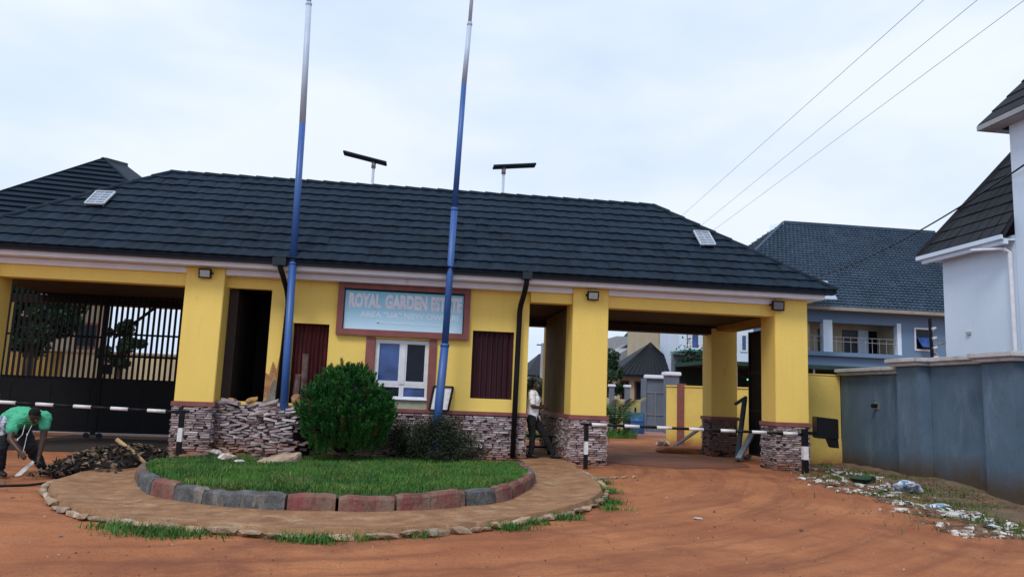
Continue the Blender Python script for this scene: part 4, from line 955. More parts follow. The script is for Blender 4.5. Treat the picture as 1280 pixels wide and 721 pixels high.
for k in range(150):
    x, y, t = strip_pt(); q0 = noise.noise((x*1.3, y*1.3, 8)); 
    if q0 < .0 or x > 10.4: continue
    LT[0].cm = random.choices(range(5), (9,.5,.5,.3,2.5))[0]; c = Vector((x, y, gz(x, y)+.05)); s_ = random.uniform(.03,.11); a = random.uniform(0, 2*PI); u_ = Vector((math.cos(a), math.sin(a), 0)); v_ = Vector((-math.sin(a), math.cos(a), 0))*random.uniform(.3,.8)
    g5 = [[c+u_*(i-1)*s_+v_*(j-1)*s_+Vector((random.gauss(0,.02),random.gauss(0,.02),random.uniform(-.035,.04))) for i in range(3)] for j in range(3)]; LT[0].add([p for row in g5 for p in row], [(0,1,4,3),(1,2,5,4),(3,4,7,6),(4,5,8,7)])
tag(LT[0].build('scattered_litter', lm, kind='stuff'), 'crumpled scraps of plastic and paper scattered over the roadside rubble', 'litter')
# bag
bp_ = gr(1150,614,.02); me = rock_mesh('plastic_bag', 77, 4, .5, PLAS)
for v in me.vertices: v.co *= 1+.16*noise.noise(v.co*7)
tag(link('plastic_bag', me, (bp_.x, bp_.y+.3, .06), None, rot=(0,.2,.3), scale=(.46,.30,.22)), 'knotted white and blue plastic bag on the rubble below the blue grey wall', 'bag')
p = gr(1078,603,.02); tag(link('green_rag', rock_mesh('green_rag', 31, 3, .5, pm('dark_green_cloth', (.03,.07,.03), (.02,.04,.02))), (p.x,p.y,.08), None, rot=(0,0,.5), scale=(.5,.35,.16)), 'dark green rag lying by the foot of the blue grey wall', 'rag')
for k, (u, v) in enumerate(((742,597),(755,598),(768,597),(780,597),(792,596))):
    p = gr(u, v, 0); tag(link('path_stone', ES[k % 5], (p.x,p.y,gz(p.x,p.y)+.02), None, rot=(0,0,k*.3), scale=(.24,.1,.06)), ['first','second','third','fourth','last'][k]+' pale flat stone from the walkway in the short row leading into the gateway', 'stone', 'row of pale stones by the middle pier')

# ------------------------------------------------------------------ yellow perimeter wall
yw = thing('yellow_wall', (10,1.9,0), 'low yellow perimeter wall between the right corner pier and the blue grey wall', 'wall')
holed(8.97, 10.84, -.2, 2.27, 1.86, 2.05, []).build('wall_panel', YELF, yw)
m = MB(); m.box(8.95,10.84,1.84,2.07,2.272,2.31); m.build('coping', YELF, yw, bevel=.01)
yi = thing('yellow_wall', (9.3,9.5,0), 'long yellow boundary wall with maroon pilaster running back behind the right gateway', 'wall')
def wallseg(par, name, mat, a, b, h0, h1, z0, z1, th=.2):
    a, b = Vector((*a, 0)), Vector((*b, 0)); d = (b-a).normalized(); n_ = Vector((-d.y, d.x, 0))*th/2
    m = MB(); m.hexa([a-n_+Vector((0,0,z0)), b-n_+Vector((0,0,z0)), b+n_+Vector((0,0,z0)), a+n_+Vector((0,0,z0)), a-n_+Vector((0,0,z1)), b-n_+Vector((0,0,z1)), b+n_+Vector((0,0,z1)), a+n_+Vector((0,0,z1))]); return m.build(name, mat, par)
A0, A1 = (11.4,5.0), (8.55,10.2)
A0 = (11.9, 6.1); A1 = (8.5, 8.65)
wallseg(yi, 'wall_panel', YELF, A0, A1, 0, 0, -.3, 1.95)
wallseg(yi, 'coping', YELF, A0, A1, 0, 0, 1.952, 2.0, .26)
pA, pB = Vector((*A0,0)), Vector((*A1,0))
for f, mt in ((.88,MAR),(.2,MAR)):
    c = pA.lerp(pB, f); d = (pB-pA).normalized(); a, b = c-d*.12, c+d*.12; wallseg(yi, 'pilaster', mt, (a.x,a.y), (b.x,b.y), 0, 0, -.3, 2.06, .3)

# ------------------------------------------------------------------ blue grey boundary wall
bw_ = thing('blue_grey_wall', (10.85,-3,0), 'blue grey rendered boundary wall with white coping along the right side of the road', 'wall')
segs = [(1.86,-.86,10.85,2.28,'wall_panel'),(-.862,-1.62,10.58,2.42,'pilaster'),(-1.622,-3.45,10.85,2.42,'wall_panel'),(-3.452,-4.25,10.58,2.42,'pilaster'),(-4.252,-6.2,10.85,2.42,'wall_panel'),(-6.202,-7.0,10.58,2.42,'pilaster'),(-7.002,-9.2,10.85,2.42,'wall_panel'),(-9.202,-10,10.58,2.42,'pilaster')]
for (ya, yb, xx, zt, nm) in segs:
    boxo(nm, BLW, bw_, xx, 11.15, yb, ya, -.7, zt, bevel=.01)
    e0 = 0.0
    boxo('coping', CAP, bw_, xx-.10, 11.25, yb-(.10 if nm == 'pilaster' else -.105), ya+(.10 if nm == 'pilaster' else (-.105 if ya < 1 else 0)), zt+.003, zt+.075, bevel=.012)
    boxo('coping', CAP, bw_, xx-.17, 11.32, yb-(.17 if nm == 'pilaster' else -.175), ya+(.17 if nm == 'pilaster' else (-.175 if ya < 1 else 0)), zt+.078, zt+.17, bevel=.015)
ou = thing('wall_outlet', (10.84,.3,1.55), 'small black pipe outlet sticking out of the blue grey wall', 'pipe')
m = MB(); m.tube([(10.86,.3,1.55),(10.72,.3,1.54)], .05, 10); m.build('pipe_stub', BLKM, ou); m = MB(); m.box(10.835,10.849,.22,.38,1.47,1.63); m.build('flange', ALU, ou)

# ------------------------------------------------------------------ steel beams and bits behind the right gateway
def leanbeam(pts_, w_, h_, mat, label, name='steel_beam'):
    m = MB()
    for a, b in zip(pts_[:-1], pts_[1:]): m.beam(a, b, w_, h_)
    tag(m.build(name, mat), label, 'steel beam')
leanbeam([at(921,577,2.2), at(931,498,2.6)], .10, .10, STEEL, 'dark blue steel beam leaning upright behind the boom beside the rear pier')
leanbeam([at(919,505,2.58), at(933,496,2.6)], .08, .07, STEEL, 'short dark steel arm laid across the top of the upright beam')
leanbeam([at(923,573,2.0), at(941,540,2.6)], .14, .06, STEELL, 'light grey steel channel propped low between the beam and black gate leaf')
leanbeam([at(842,558,7.2), at(880,532,4.3)], .07, .07, STEELL, 'grey steel bar propped diagonally against the rear pier')
for k, (u, v, s) in enumerate(((829,557,.3),(888,556,.25),(934,574,.2))):
    p = gr(u, v, 0); tag(link('rubble_chunk', rock_mesh('chunk', k+90, 2, .4, RUBW), (p.x,p.y,.08), None, rot=(0,.1,k), scale=(s*1.4,s,s*.7)), ['pale rubble lump in front of the grey gate pillars','pale rubble lump at the foot of the rear pier','small white lump by the black gate leaf'][k], 'rubble')
# mounds of soil behind the gateway
p = gr(862,566,0); me = rock_mesh('soil_mound', 14, 4, .35, SOIL); tag(link('soil_mound', me, (p.x-.2,p.y,.0), None, scale=(1.5,.7,.34)), 'low mound of red soil against the inner yellow wall', 'mound')

# ------------------------------------------------------------------ houses
def shingles(pts4, rows, cols, mat, par, name='shingle_field'):   # joined courses over a roof face a,b (eave) c,d (top)
    a, b, c, d = [Vector(p) for p in pts4]; n_ = (b-a).cross(d-a).normalized(); m = MB()
    for r_ in range(rows):
        f0, f1 = r_/rows, (r_+1)/rows; l0, l1, m0, m1 = a.lerp(d, f0), a.lerp(d, f1), b.lerp(c, f0), b.lerp(c, f1); k_ = max(1, int(cols*(m0-l0).length/(b-a).length)); o = .5*(r_ % 2)
        for q in range(k_+1):
            t0, t1 = max(0, (q-o)/k_), min(1, (q+1-o)/k_)
            if t1-t0 < .01: continue
            j = random.uniform(0,.02); g_ = (t1-t0)*.10
            m.add([l0.lerp(m0, t0+g_)+n_*(.045+j), l0.lerp(m0, (t0+t1)/2)+n_*(.075+j)-(l1-l0)*.12, l0.lerp(m0, t1-g_)+n_*(.045+j), l1.lerp(m1, t1-g_)+n_*.008, l1.lerp(m1, t0+g_)+n_*.008, l0.lerp(m0, t0+g_)-n_*.01, l0.lerp(m0, t1-g_)-n_*.01], [(0,1,2,3,4),(5,6,2,1,0)])
    return m.build(name, mat, par, kind='stuff')
def simple_window(par, x0, x1, y, z0, z1, glass=GLD, fr=WHF, out=.05):
    f_ = MB(); t = .09; f_.box(x0,x0+t,y-out,y,z0,z1); f_.box(x1-t,x1,y-out,y,z0,z1); f_.box(x0+t,x1-t,y-out+.002,y,z0,z0+t); f_.box(x0+t,x1-t,y-out+.002,y,z1-t,z1); w_ = f_.build('window', fr, par)
    boxo('pane', glass, w_, x0+t, x1-t, y-.02, y-.004, z0+t, z1-t); return w_
bh = thing('blue_house', (23,22,0), 'two storey blue grey house with large blue shingle roof and a balcony behind the walls', 'house')
holed(15.6, 36, -.3, 6.72, 22, 22.25, [(19.5,26.15,4.42,6.02)], None).build('front_wall', BLH, bh)
boxo('side_wall', BLH, bh, 15.6, 15.85, 22.25, 34, -.3, 6.72); boxo('rear_wall', BLH, bh, 15.85, 36, 33.8, 34, -.3, 6.72)
bk = boxo('balcony', BEI, bh, 19.2, 26.4, 23.9, 24.0, 4.3, 6.3)
boxo('balcony_floor', BLH, bk, 19.2, 26.4, 21.75, 23.9, 4.18, 4.40); boxo('balcony_ceiling', BEI, bk, 19.2, 26.4, 22.26, 23.9, 6.2, 6.3)
boxo('partition', BEI, bk, 21.0, 21.2, 22.4, 23.9, 4.4, 6.2); boxo('partition', BEI, bk, 26.2, 26.4, 22.3, 23.9, 4.4, 6.2)
boxo('column', WHH, bk, 21.72, 22.24, 21.9, 22.24, 4.41, 6.15); boxo('column', WHH, bk, 26.06, 26.3, 21.93, 22.24, 4.41, 6.15)
for x0, x1 in ((20.0,20.6),(22.5,23.1),(24.0,24.9),(25.6,26.1)): boxo('doorway', GLD, bk, x0, x1, 23.86, 23.898, 4.42, 5.85)
boxo('pale_panel', WHH, bk, 24.95, 25.55, 23.85, 23.897, 4.42, 5.9)
m = MB()
for z in (5.0, 5.25): m.tube([(19.5,22.05,z),(26.1,22.05,z)], .02, 6)
for k in range(16): x = 19.6+k*.42; m.tube([(x,22.05,4.4),(x,22.05,5.25)], .013, 5)
m.build('railing', ALU, bk)
wi = simple_window(bh, 27.1, 28.1, 22, 4.70, 5.98)
m = MB(); m.slab([Vector((27.25,21.5,4.9)),Vector((27.95,21.5,4.9)),Vector((27.95,21.95,5.45)),Vector((27.25,21.95,5.45))], .04); m.build('open_sash', GLB, wi)
for x in (29.5,32.0): simple_window(bh, x, x+1.1, 22, 4.7, 5.98)
e0, e1 = Vector((14.9,21.3,6.8)), Vector((36.5,21.3,6.8)); k0, k1 = Vector((22.6,28,13.0)), Vector((33.0,28,13.0)); z0_, z1_ = Vector((14.9,34.7,6.8)), Vector((36.5,34.7,6.8))
m = MB()
for poly in ((e0,e1,k1,k0),(z1_,z0_,k0,k1),(z0_,e0,k0),(e1,z1_,k1)): m.slab(poly, .12)
rf = m.build('roof', BLR, bh); shingles((e0,e1,k1,k0), 34, 84, BLR, rf); shingles((z0_,e0,k0,k0), 30, 50, BLR, rf)
m = MB(); m.beam(k0, k1, .25, .18); m.beam(e0+Vector((0,0,.05)), k0, .2, .12); m.beam(e1+Vector((0,0,.05)), k1, .2, .12); m.build('ridge_cap', BLR, rf)
m = MB(); m.box(14.9,36.5,21.22,21.3,6.62,6.8); m.box(14.9,36.5,21.3,22,6.63,6.68); m.build('eave_board', pm('tan_eave_board', (.30,.28,.24)), rf)
m = MB(); m.slab([k0+Vector((-.1,-.3,-.15)), k0+Vector((-.9,.2,-.9)), k0+Vector((-.6,.6,-.1))], .05); m.build('gablet', WHH, rf)
m = MB(); q_ = [at(990,372,19.5), at(1047,374,19.5), at(1034,351,21.2), at(985,349,21.2)]
m.slab(q_, .08); m.build('porch_roof', pm('pale_sheet_metal', (.34,.42,.52), (.28,.35,.45), rough=.4, stretch=(4,1,1)), bh)
m = MB()
for p in q_[:1]: m.tube([p-Vector((0,0,.05)), Vector((p.x,p.y,0))], .06, 6)
m.build('porch_post', ALU, bh)
# carport with fairy lights behind the yellow wall
cp = thing('carport', (16,15,0), 'dark green carport roof hung with coloured lights behind the yellow wall', 'carport')
m = MB(); m.box(12.0,24.5,14,18,3.05,3.22); m.build('carport_roof', pm('dark_green_net', (.02,.06,.05), (.012,.035,.03)), cp)
m = MB(); 
for x in (13.4,16.9,20.4,23.9): m.tube([(x,14.2,0),(x,14.2,3.05)], .05, 8)
m.build('carport_posts', ALU, cp)
boxo('back_screen', pm('dark_hedge_screen', (.015,.03,.022), (.01,.018,.015)), cp, 12.0, 24.5, 17.9, 18, 0, 3.05)
for k in range(22):
    x = 12.1+k*.57; z = 2.62+.16*math.sin(k*1.7); me = rock_mesh('bulb', k, 1, .1, (GLR if k % 3 == 1 else GLG)); link('bulb', me, (x, 14.0, z), cp, scale=(.08,.08,.08))
m = MB(); m.tube([(12.1+k*.57, 14.0, 2.68+.16*math.sin(k*1.7)) for k in range(22)], .01, 5); m.build('light_cord', BLKM, cp)

# white house at the right
wh = thing('white_house', (16,1,0), 'tall white house with steep dark tiled roofs beyond the blue grey wall', 'house')
boxo('wall', WHH, wh, 14.72, 20, .32, 3.0, -.3, 5.95)
tw = boxo('tower', WHH, wh, 14.71, 20, -9, .3, -.3, 8.9)
k = Vector((2.3,-2.3,3.6)); c0 = Vector((14.36,3.55,5.92)); hp1 = c0+k
m = MB(); m.slab([Vector((14.36,.31,5.92)), c0, hp1, Vector((16.66,.31,9.52))][::-1], .08); m.slab([c0, Vector((21,3.55,5.92)), Vector((21,1.25,9.52)), hp1][::-1], .08)
lr = m.build('roof', DRF, wh); 
m = MB()
for r_ in range(11):
    f0 = r_/11; f1 = (r_+1)/11
    a0, b0, a1, b1 = Vector((14.36,.31,5.92)).lerp(Vector((16.66,.31,9.52)), f0), c0.lerp(hp1, f0), Vector((14.36,.31,5.92)).lerp(Vector((16.66,.31,9.52)), f1), c0.lerp(hp1, f1); n_ = Vector((-.82,0,.57))
    nq = 8
    for q in range(nq):
        j0, j1 = random.uniform(.03,.045), random.uniform(.03,.045); p0, p1, p2, p3 = b0.lerp(a0, q/nq), b0.lerp(a0, (q+1)/nq-.01), b1.lerp(a1, (q+1)/nq-.01), b1.lerp(a1, q/nq)
        m.add([p0+n_*j0, p1+n_*j0, p2+n_*.01, p3+n_*.01, p0-n_*.02, p1-n_*.02], [(0,1,2,3),(4,5,1,0)])
m.build('tile_field', DRF, lr, kind='stuff')
m = MB(); m.beam(c0+Vector((0,0,.04)), hp1+Vector((0,0,.04)), .14, .10); m.build('hip_cap', DRF, lr)
m = MB(); m.box(14.32,14.38,.31,3.6,5.82,5.93); m.box(14.38,14.72,.31,3.499,5.80,5.84); m.box(14.38,21,3.5,3.6,5.82,5.93); m.box(14.40,14.52,.31,3.45,5.70,5.798); m.build('soffit', WHH, lr)
# upper roof
T0 = Vector((14.3,.86,8.95)); m = MB(); T1 = Vector((17.4,-2.7,13.4))
m.slab([T0, Vector((14.3,-9.5,8.95)), Vector((17.4,-6,13.4)), T1], .08); m.slab([Vector((21,.86,8.95)), T0, T1], .08)
ur = m.build('roof', DRF, wh)
m = MB(); n_ = Vector((-.76,0,.65))
for r_ in range(14):
    f0, f1 = r_/14, (r_+1)/14; a0, b0, a1, b1 = T0.lerp(T1, f0), Vector((14.3,-9.5,8.95)).lerp(Vector((17.4,-6,13.4)), f0), T0.lerp(T1, f1), Vector((14.3,-9.5,8.95)).lerp(Vector((17.4,-6,13.4)), f1)
    m.add([a0+n_*.035, b0+n_*.035, b1+n_*.01, a1+n_*.01, a0-n_*.02, b0-n_*.02], [(0,1,2,3),(4,5,1,0)])
m.build('tile_field', DRF, ur, kind='stuff')
m = MB(); m.box(14.27,14.33,-9.5,.88,8.82,8.95); m.box(14.33,14.71,-9.5,.819,8.80,8.84); m.box(14.33,21,.82,.88,8.82,8.95); m.build('soffit', GRW, ur)
m = MB(); m.tube([(14.5,.46,5.6),(14.62,.40,5.5),(14.64,.40,0)], .05, 8); m.tube([(14.2,1.2,5.68),(14.35,.7,5.62),(14.5,.46,5.6)], .035, 8); m.build('downpipe', WHF, wh)
m = MB(); m.box(14.67,14.718,2.0,2.14,3.55,3.63); m.build('wall_bracket', ALU, wh)
pp = thing('cable_bracket_pole', at(1167,440,4), 'dark pole with spiral insulators and steel arm in front of the blue house window', 'pole')
a, b = at(1167,452,4), at(1162,398,4); a.z = 2.0
m = MB(); m.tube([Vector((a.x,a.y,0)), a, b], .05, 8); m.build('pole', BLKM, pp)
for k in range(6):
    c = a.lerp(b, .2+.13*k); m = MB(); m.tube([c+Vector((.0,-.08,0)), c+Vector((.12,-.08,.05))], [.05,.03], 8); m.build('insulator', WHF, pp)
m = MB(); m.tube([at(1166,432,4), at(1184,428,4)], .035, 6); m.tube([at(1166,424,4), at(1184,426,4)], .02, 6); m.tube([at(1168,440,4), at(1176,450,4)], .04, 6); m.build('arm', ALU, pp)

# house behind the left part of the gatehouse
lh = thing('left_house', (-14,16,0), 'beige house with a dark hipped tile roof rising behind the left end of the gatehouse', 'house')
Aa, Ab = at(130,199,15), at(157,206,19); C1, C2 = at(-110,276,10.5), at(245,287,12.0); C2.z = C1.z = min(C1.z, C2.z)
B2 = Vector((C2.x+1.5, 24, C2.z)); B1 = Vector((C1.x, 24, C1.z))
m = MB(); m.slab([C1, C2, Aa], .1); m.slab([C2, B2, Ab, Aa], .1); m.slab([B2, B1, Ab], .1); m.slab([B1, C1, Aa, Ab], .1)
lr_ = m.build('roof', ROOF, lh); m = MB(); n_ = (C2-C1).cross(Aa-C1).normalized()
for r_ in range(16):
    f0, f1 = r_/16, (r_+1)/16; m.add([C1.lerp(Aa,f0)+n_*.09, C2.lerp(Aa,f0)+n_*.09, C2.lerp(Aa,f1)+n_*.01, C1.lerp(Aa,f1)+n_*.01, C1.lerp(Aa,f0)-n_*.02, C2.lerp(Aa,f0)-n_*.02], [(0,1,2,3),(4,5,1,0)])
m.build('tile_course', ROOF, lr_, kind='stuff')
m = MB(); m.beam(C1, Aa, .16, .14); m.beam(C2, Aa, .16, .14); m.beam(Aa, Ab, .2, .14); m.build('ridge_cap', ROOF, lr_)
zt = C1.z-.05
boxo('wall', BEI, lh, C1.x+1.0, at(119,420,14.2).x, 14.2, 14.9, -.3, zt)
for u0, u1 in ((88,104),):
    pa_, pb_ = at(u0,400,14.1), at(u1,400,14.1); simple_window(lh, pa_.x+.2, pb_.x+.6, 14.2, 2.6, 3.6, fr=MAR)
lw = thing('yellow_wall', (-9,11,0), 'yellow and cream boundary wall seen through the bars of the left gate', 'wall')
xm_ = at(78,460,11).x; boxo('wall_panel', pm('ochre_wall_paint', (.36,.23,.06), (.22,.14,.045), scale=1.5), lw, -15, xm_, 11, 11.2, -.3, 2.35); boxo('wall_panel', pm('cream_wall_paint', (.62,.54,.34), (.5,.43,.28), scale=1.5, fine=.08), lw, xm_+.002, -4.5, 11, 11.2, -.3, 2.35); boxo('coping', BEI, lw, -15, -4.5, 10.96, 11.24, 2.352, 2.42)
p = at(42,400,9); tree('leafy_tree', (p.x,9,0), 5.3, 1.2, 'dark leafy tree behind the left half of the picket gate', n_=22000, leaf=.17, seed=3, nc=40, squash=1.3, group='trees behind the gates')
p = at(150,420,9); tree('leafy_tree', (p.x,9,0), 3.6, .75, 'small dark tree behind the middle of the picket gate', n_=5000, leaf=.12, seed=4, nc=16, squash=1.2, group='trees behind the gates')
# diagonal stay wire behind the right leaf
m = MB(); m.tube([at(143,422,4.6), at(196,383,4.6)], .04, 8); tag(m.build('stay_rod', BLKM), 'dark diagonal rod behind the upper bars of the right gate leaf', 'rod')

# through the walk passage
ph = thing('far_house', (7,30,0), 'distant white house with dark steep roof seen through the walk passage', 'house')
a, b, c, d = at(657,468,30), at(694,470,30), at(689,439,33), at(677,441,33)
boxo('wall', WHH, ph, a.x+.3, a.x+6, 30.4, 38, -.2, a.z+.05)
m = MB(); q1, q2, q3 = Vector((a.x,30,a.z)), Vector((a.x+7,30,a.z)), Vector((c.x+3,34,c.z)); q4 = Vector((d.x,34,d.z)); m.slab([q1,q2,q3,q4], .1); m.slab([Vector((a.x,38,a.z)), q1, q4], .1); m.slab([Vector((a.x+7,38,a.z)),Vector((a.x,38,a.z)),q4,q3], .1); m.build('roof', DRF, ph)
ut = thing('utility_pole', (6.6,24,0), 'distant utility pole with a cross arm in front of the far dark roof', 'pole')
t_, u_ = at(678,431,24), at(678,480,24); m = MB(); m.tube([(t_.x,24,0),(t_.x,24,t_.z+.1)], [.11,.07], 8); m.build('pole', GRW, ut); m = MB(); m.beam((t_.x-.32,24,t_.z),(t_.x+.34,24,t_.z-.02), .06, .06); m.build('cross_arm', BLKM, ut)
p = at(672,490,12); tree('bushy_tree', (p.x-.1,12,0), 2.35, .85, 'dark bush behind the standing man in the walk passage', 'bush', n_=3500, leaf=.13, seed=6, nc=22, squash=1.0, trunk_r=.05)
hd = []
p0 = gr(655,553,0); 
for k in range(700): x, y = random.uniform(3.2,6.5), random.uniform(8.5,11.5); hd.append((x, y, 0))
tag(blades('verge_grass', hd, .1, .35, GRS, w0=.04, kind='stuff'), 'patch of green grass far behind the walk passage', 'grass')

# through the right gateway
hut = thing('pavilion', (11.8,25,0), 'small pavilion with a black pyramid roof and brown windows beyond the right gateway', 'pavilion')
ap = at(813,428,25); el, er = at(764,474,23.2), at(862,471,23.2); ze = 2.72
el = Vector((el.x, 23, ze)); er = Vector((er.x, 23, ze)); bl_, br_ = Vector((el.x, 27, ze)), Vector((er.x, 27, ze)); ap = Vector((ap.x, 25, ap.z))
m = MB()
for tri in ((el,er,ap),(er,br_,ap),(br_,bl_,ap),(bl_,el,ap)):
    m.slab(tri, .06)
pr = m.build('roof', DRF, hut); m = MB()
for k in range(1, 16):
    q = el.lerp(er, k/16); m.beam(q+Vector((0,-.0,.02)), q.lerp(ap, .985)+Vector((0,0,.02)), .03, .03)
m.beam(el, er, .1, .12); m.build('roof_ribs', BLKM, pr)
boxo('wall', BEI, hut, el.x+.3, er.x-.3, 23.4, 26.7, -.2, 2.68)
for x in (el.x+.55, el.x+1.35, el.x+2.15, el.x+2.95): simple_window(hut, x, x+.5, 23.4, 1.35, 2.45, fr=pm('brown_frame', (.12,.05,.03)))
kh = thing('balcony_house', (15,40,0), 'grey house with stepped concrete balconies and dark roof far beyond the pavilion', 'house')
a, b = at(761,455,40), at(832,418,40)
boxo('wall', GRW, kh, a.x+.6, b.x+1, 40, 48, -.2, b.z-.3)
for (u0, v0, u1, v1, hh) in ((761,462,812,440,.5),(766,447,800,430,.55),(780,428,828,424,.35)):
    p_, q_ = at(u0, v0, 38), at(u1, v1, 38); m = MB(); m.beam(p_, Vector((q_.x,39,q_.z)), 1.5, hh); m.build('balcony_slab', GRW, kh)
m = MB(); p_, q_, r_ = at(776,424,40), at(800,424,40), at(788,411,42); m.slab([p_, q_, r_], .1); p2, q2 = at(798,424,40), at(838,428,40); m.slab([p2, q2, at(834,413,42), at(802,415,42)], .1); m.build('roof', DRF, kh)
for (u, v) in ((806,432),(818,432)): p_ = at(u, v, 39.9); simple_window(kh, p_.x-.3, p_.x+.3, 39.97, p_.z-.5, p_.z+.3)
tn = thing('beige_house', (15,29,0), 'beige house with dark arched windows beyond the pavilion roof', 'house')
a, b = at(822,470,29), at(850,470,29); boxo('wall', BEI, tn, a.x, b.x, 29, 36, -.2, 6.4)
for (u, v, s) in ((834,426,.35),(833,436,.4),(845,440,.2),(836,458,.4)): p_ = at(u, v, 28.97); simple_window(tn, p_.x-s, p_.x+s, 29, p_.z-.3, p_.z+.3, fr=BEI)
boxo('ledge', WHH, tn, a.x-.1, b.x+.1, 28.8, 28.99, 4.2, 4.45)
pw = thing('pale_house', (15,21.8,0), 'pale blue white house wall with tall windows beside the beige house', 'house')
a, b = at(849,440,21.8), at(942,440,21.8); boxo('wall', WHH, pw, a.x, b.x, 21.8, 25, -.2, 6.2)
for (u, v, q) in ((859,425,.12),(869,425,.26),(930,428,.2)): p_ = at(u, v, 21.77); simple_window(pw, p_.x-q, p_.x+q, 21.8, p_.z-.5, p_.z+.45, glass=GLB)
gc = thing('green_canopy', (15.5,20,0), 'dark shaded canopy with a bright green edge hung with creeper behind the rear pier', 'canopy')
a, b = at(855,437,18.5), at(884,441,18.5); m = MB(); m.box(a.x, b.x+.4, 18.4, 20.5, a.z-.07, a.z); m.build('canopy_roof', GRNC, gc)
m = MB(); m.tube([(b.x-.3,18.5,0),(b.x-.3,18.5,a.z)], .06, 8); m.tube([(a.x+.1,18.5,0),(a.x+.1,18.5,a.z)], .06, 8); m.build('canopy_posts', GRNC, gc)
boxo('back_wall', GRD, gc, a.x, b.x+.4, 20.2, 20.4, 0, a.z-.1)
leafcloud('creeper', np.concatenate([np.random.normal(size=(500,3))*np.array([.5,.15,.22])+np.array([(a.x+b.x)/2,18.4,a.z-.35]), np.random.normal(size=(300,3))*np.array([.12,.12,.6])+np.array([a.x+.15,18.4,a.z-1.0])]), .16, DKL, gc)
# grey gate with white capped pillars
gg = thing('grey_gate', (10.2,16.5,0), 'grey panelled entrance gate between white capped pillars beyond the right gateway', 'gate')
a, b = at(806,470,17), at(833,472,17); boxo('gate_panel', GRD, gg, a.x+.06, b.x, 17, 17.1, -.1, 2.42)
m = MB()
for z in (.8, 1.8): m.box(a.x+.06, b.x, 16.97, 16.998, z-.02, z+.02)
m.box((a.x+b.x)/2-.02,(a.x+b.x)/2+.02,16.972,16.999,0,1.8); m.build('panel_trim', ALU, gg)
boxo('cap', WHT, gg, a.x, b.x+.05, 16.85, 17.2, 2.43, 2.6, bevel=.03)
a2, b2 = at(834,470,15.5), at(849,470,15.5); boxo('pillar', GRD, gg, a2.x, b2.x, 15.5, 16.0, -.2, 2.55); boxo('cap', WHT, gg, a2.x-.08, b2.x+.08, 15.42, 16.08, 2.553, 2.72, bevel=.03)
boxo('pillar', GRD, gg, a.x-.12, a.x+.055, 16.9, 17.2, -.2, 2.42)
boxo('threshold', PINK, gg, a.x-1.6, b2.x-.1, 13.6, 16.9, -.1, .05)
yf = thing('low_fence', (9,18,0), 'low cream fence with slim grey capped pillars left of the grey gate', 'fence')
for k in range(5):
    x = a.x-.5-k*.75; boxo('pillar', GRD, yf, x-.1, x+.1, 18, 18.25, -.2, 2.0); boxo('cap', WHT, yf, x-.15, x+.15, 17.95, 18.3, 2.003, 2.12, bevel=.02)
    boxo('infill_panel', pm('cream_panel', (.55,.48,.22), (.45,.40,.2)), yf, x+.1, x+.65, 18.1, 18.18, -.1, 1.45); 
    m = MB(); m.tube([(x+.38,18.05,.5),(x+.38,18.05,1.1)], .04, 6); m.build('finial', BLKM, yf)
def drum(u, v, Y, mat, label):
    p_ = at(u, v, Y); m = MB(); x = p_.x; prof = [(.0,.27),(.04,.29),(.28,.29),(.30,.305),(.32,.29),(.56,.29),(.58,.305),(.60,.29),(.84,.29),(.88,.28)]
    m.tube([(x,Y,z) for z, r_ in prof], [r_ for z, r_ in prof], 18); t = thing('plastic_drum', (x,Y,0), label, 'drum', 'drums by the grey gate'); m.build('drum_body', mat, t, smooth=True)
    m = MB(); m.tube([(x,Y,.881),(x,Y,.92)], .25, 18); m.build('lid', mat, t)
drum(797,530,14.5, BLUD, 'bright blue plastic drum standing by the grey gate'); drum(787,528,15.2, pm('dark_teal_drum', (.015,.04,.05), rough=.5), 'dark teal drum half hidden behind the blue drum')
# banana / palm plant
pl_ = thing('palm_plant', (8,13.2,0), 'young palm with arching green fronds and one yellow frond beyond the boom', 'plant')
b0 = at(768,545,12); b0.z = 0
def frond(c, a, ln, rise, mat, name='frond'):
    m = MB(); n_ = 9; sp = []
    for k in range(n_+1): t = k/n_; sp.append(c+Vector((math.cos(a)*ln*t, math.sin(a)*ln*t, rise*t-ln*.55*t*t)))
    m.tube(sp, [.02*(1-.8*k/n_) for k in range(n_+1)], 5)
    for k in range(1, n_+1):
        d = (sp[k]-sp[k-1]).normalized(); s = d.cross(Vector((0,0,1))).normalized()
        for sg_ in (-1, 1):
            for q in range(2):
                o = sp[k-1].lerp(sp[k], q/2); l = .34*math.sin(PI*min(1,(k+.5)/(n_+1)))+.08; e_ = o+s*sg_*l+d*l*.6-Vector((0,0,l*.35)); m.add([o, o+d*.06, e_], [(0,1,2)])
    return m.build(name, mat, pl_)
m = MB(); m.tube([b0, b0+Vector((.03,0,.5))], [.1,.07], 8); m.build('stem', BRK, pl_)
for k in range(12): frond(b0+Vector((0,0,.45)), k*2*PI/12+.3, random.uniform(.9,1.3), random.uniform(1.0,1.7), PLM)
frond(b0+Vector((0,0,.5)), .1, 1.25, 1.75, PLMY)
lv = []
for k in range(500): x, y = b0.x+random.gauss(0,.35), b0.y+random.gauss(0,.3); lv.append((x, y, 0))
tag(blades('undergrowth', lv, .1, .45, GRS, w0=.05, kind='stuff'), 'green undergrowth round the foot of the young palm', 'undergrowth')
p = at(763,460,20); tree('leafy_tree', (p.x-.3,20,0), 4.0, 1.2, 'green tree at the left edge of the view through the right gateway', n_=3500, leaf=.16, seed=9, nc=22, squash=1.1, group='trees behind the gates')
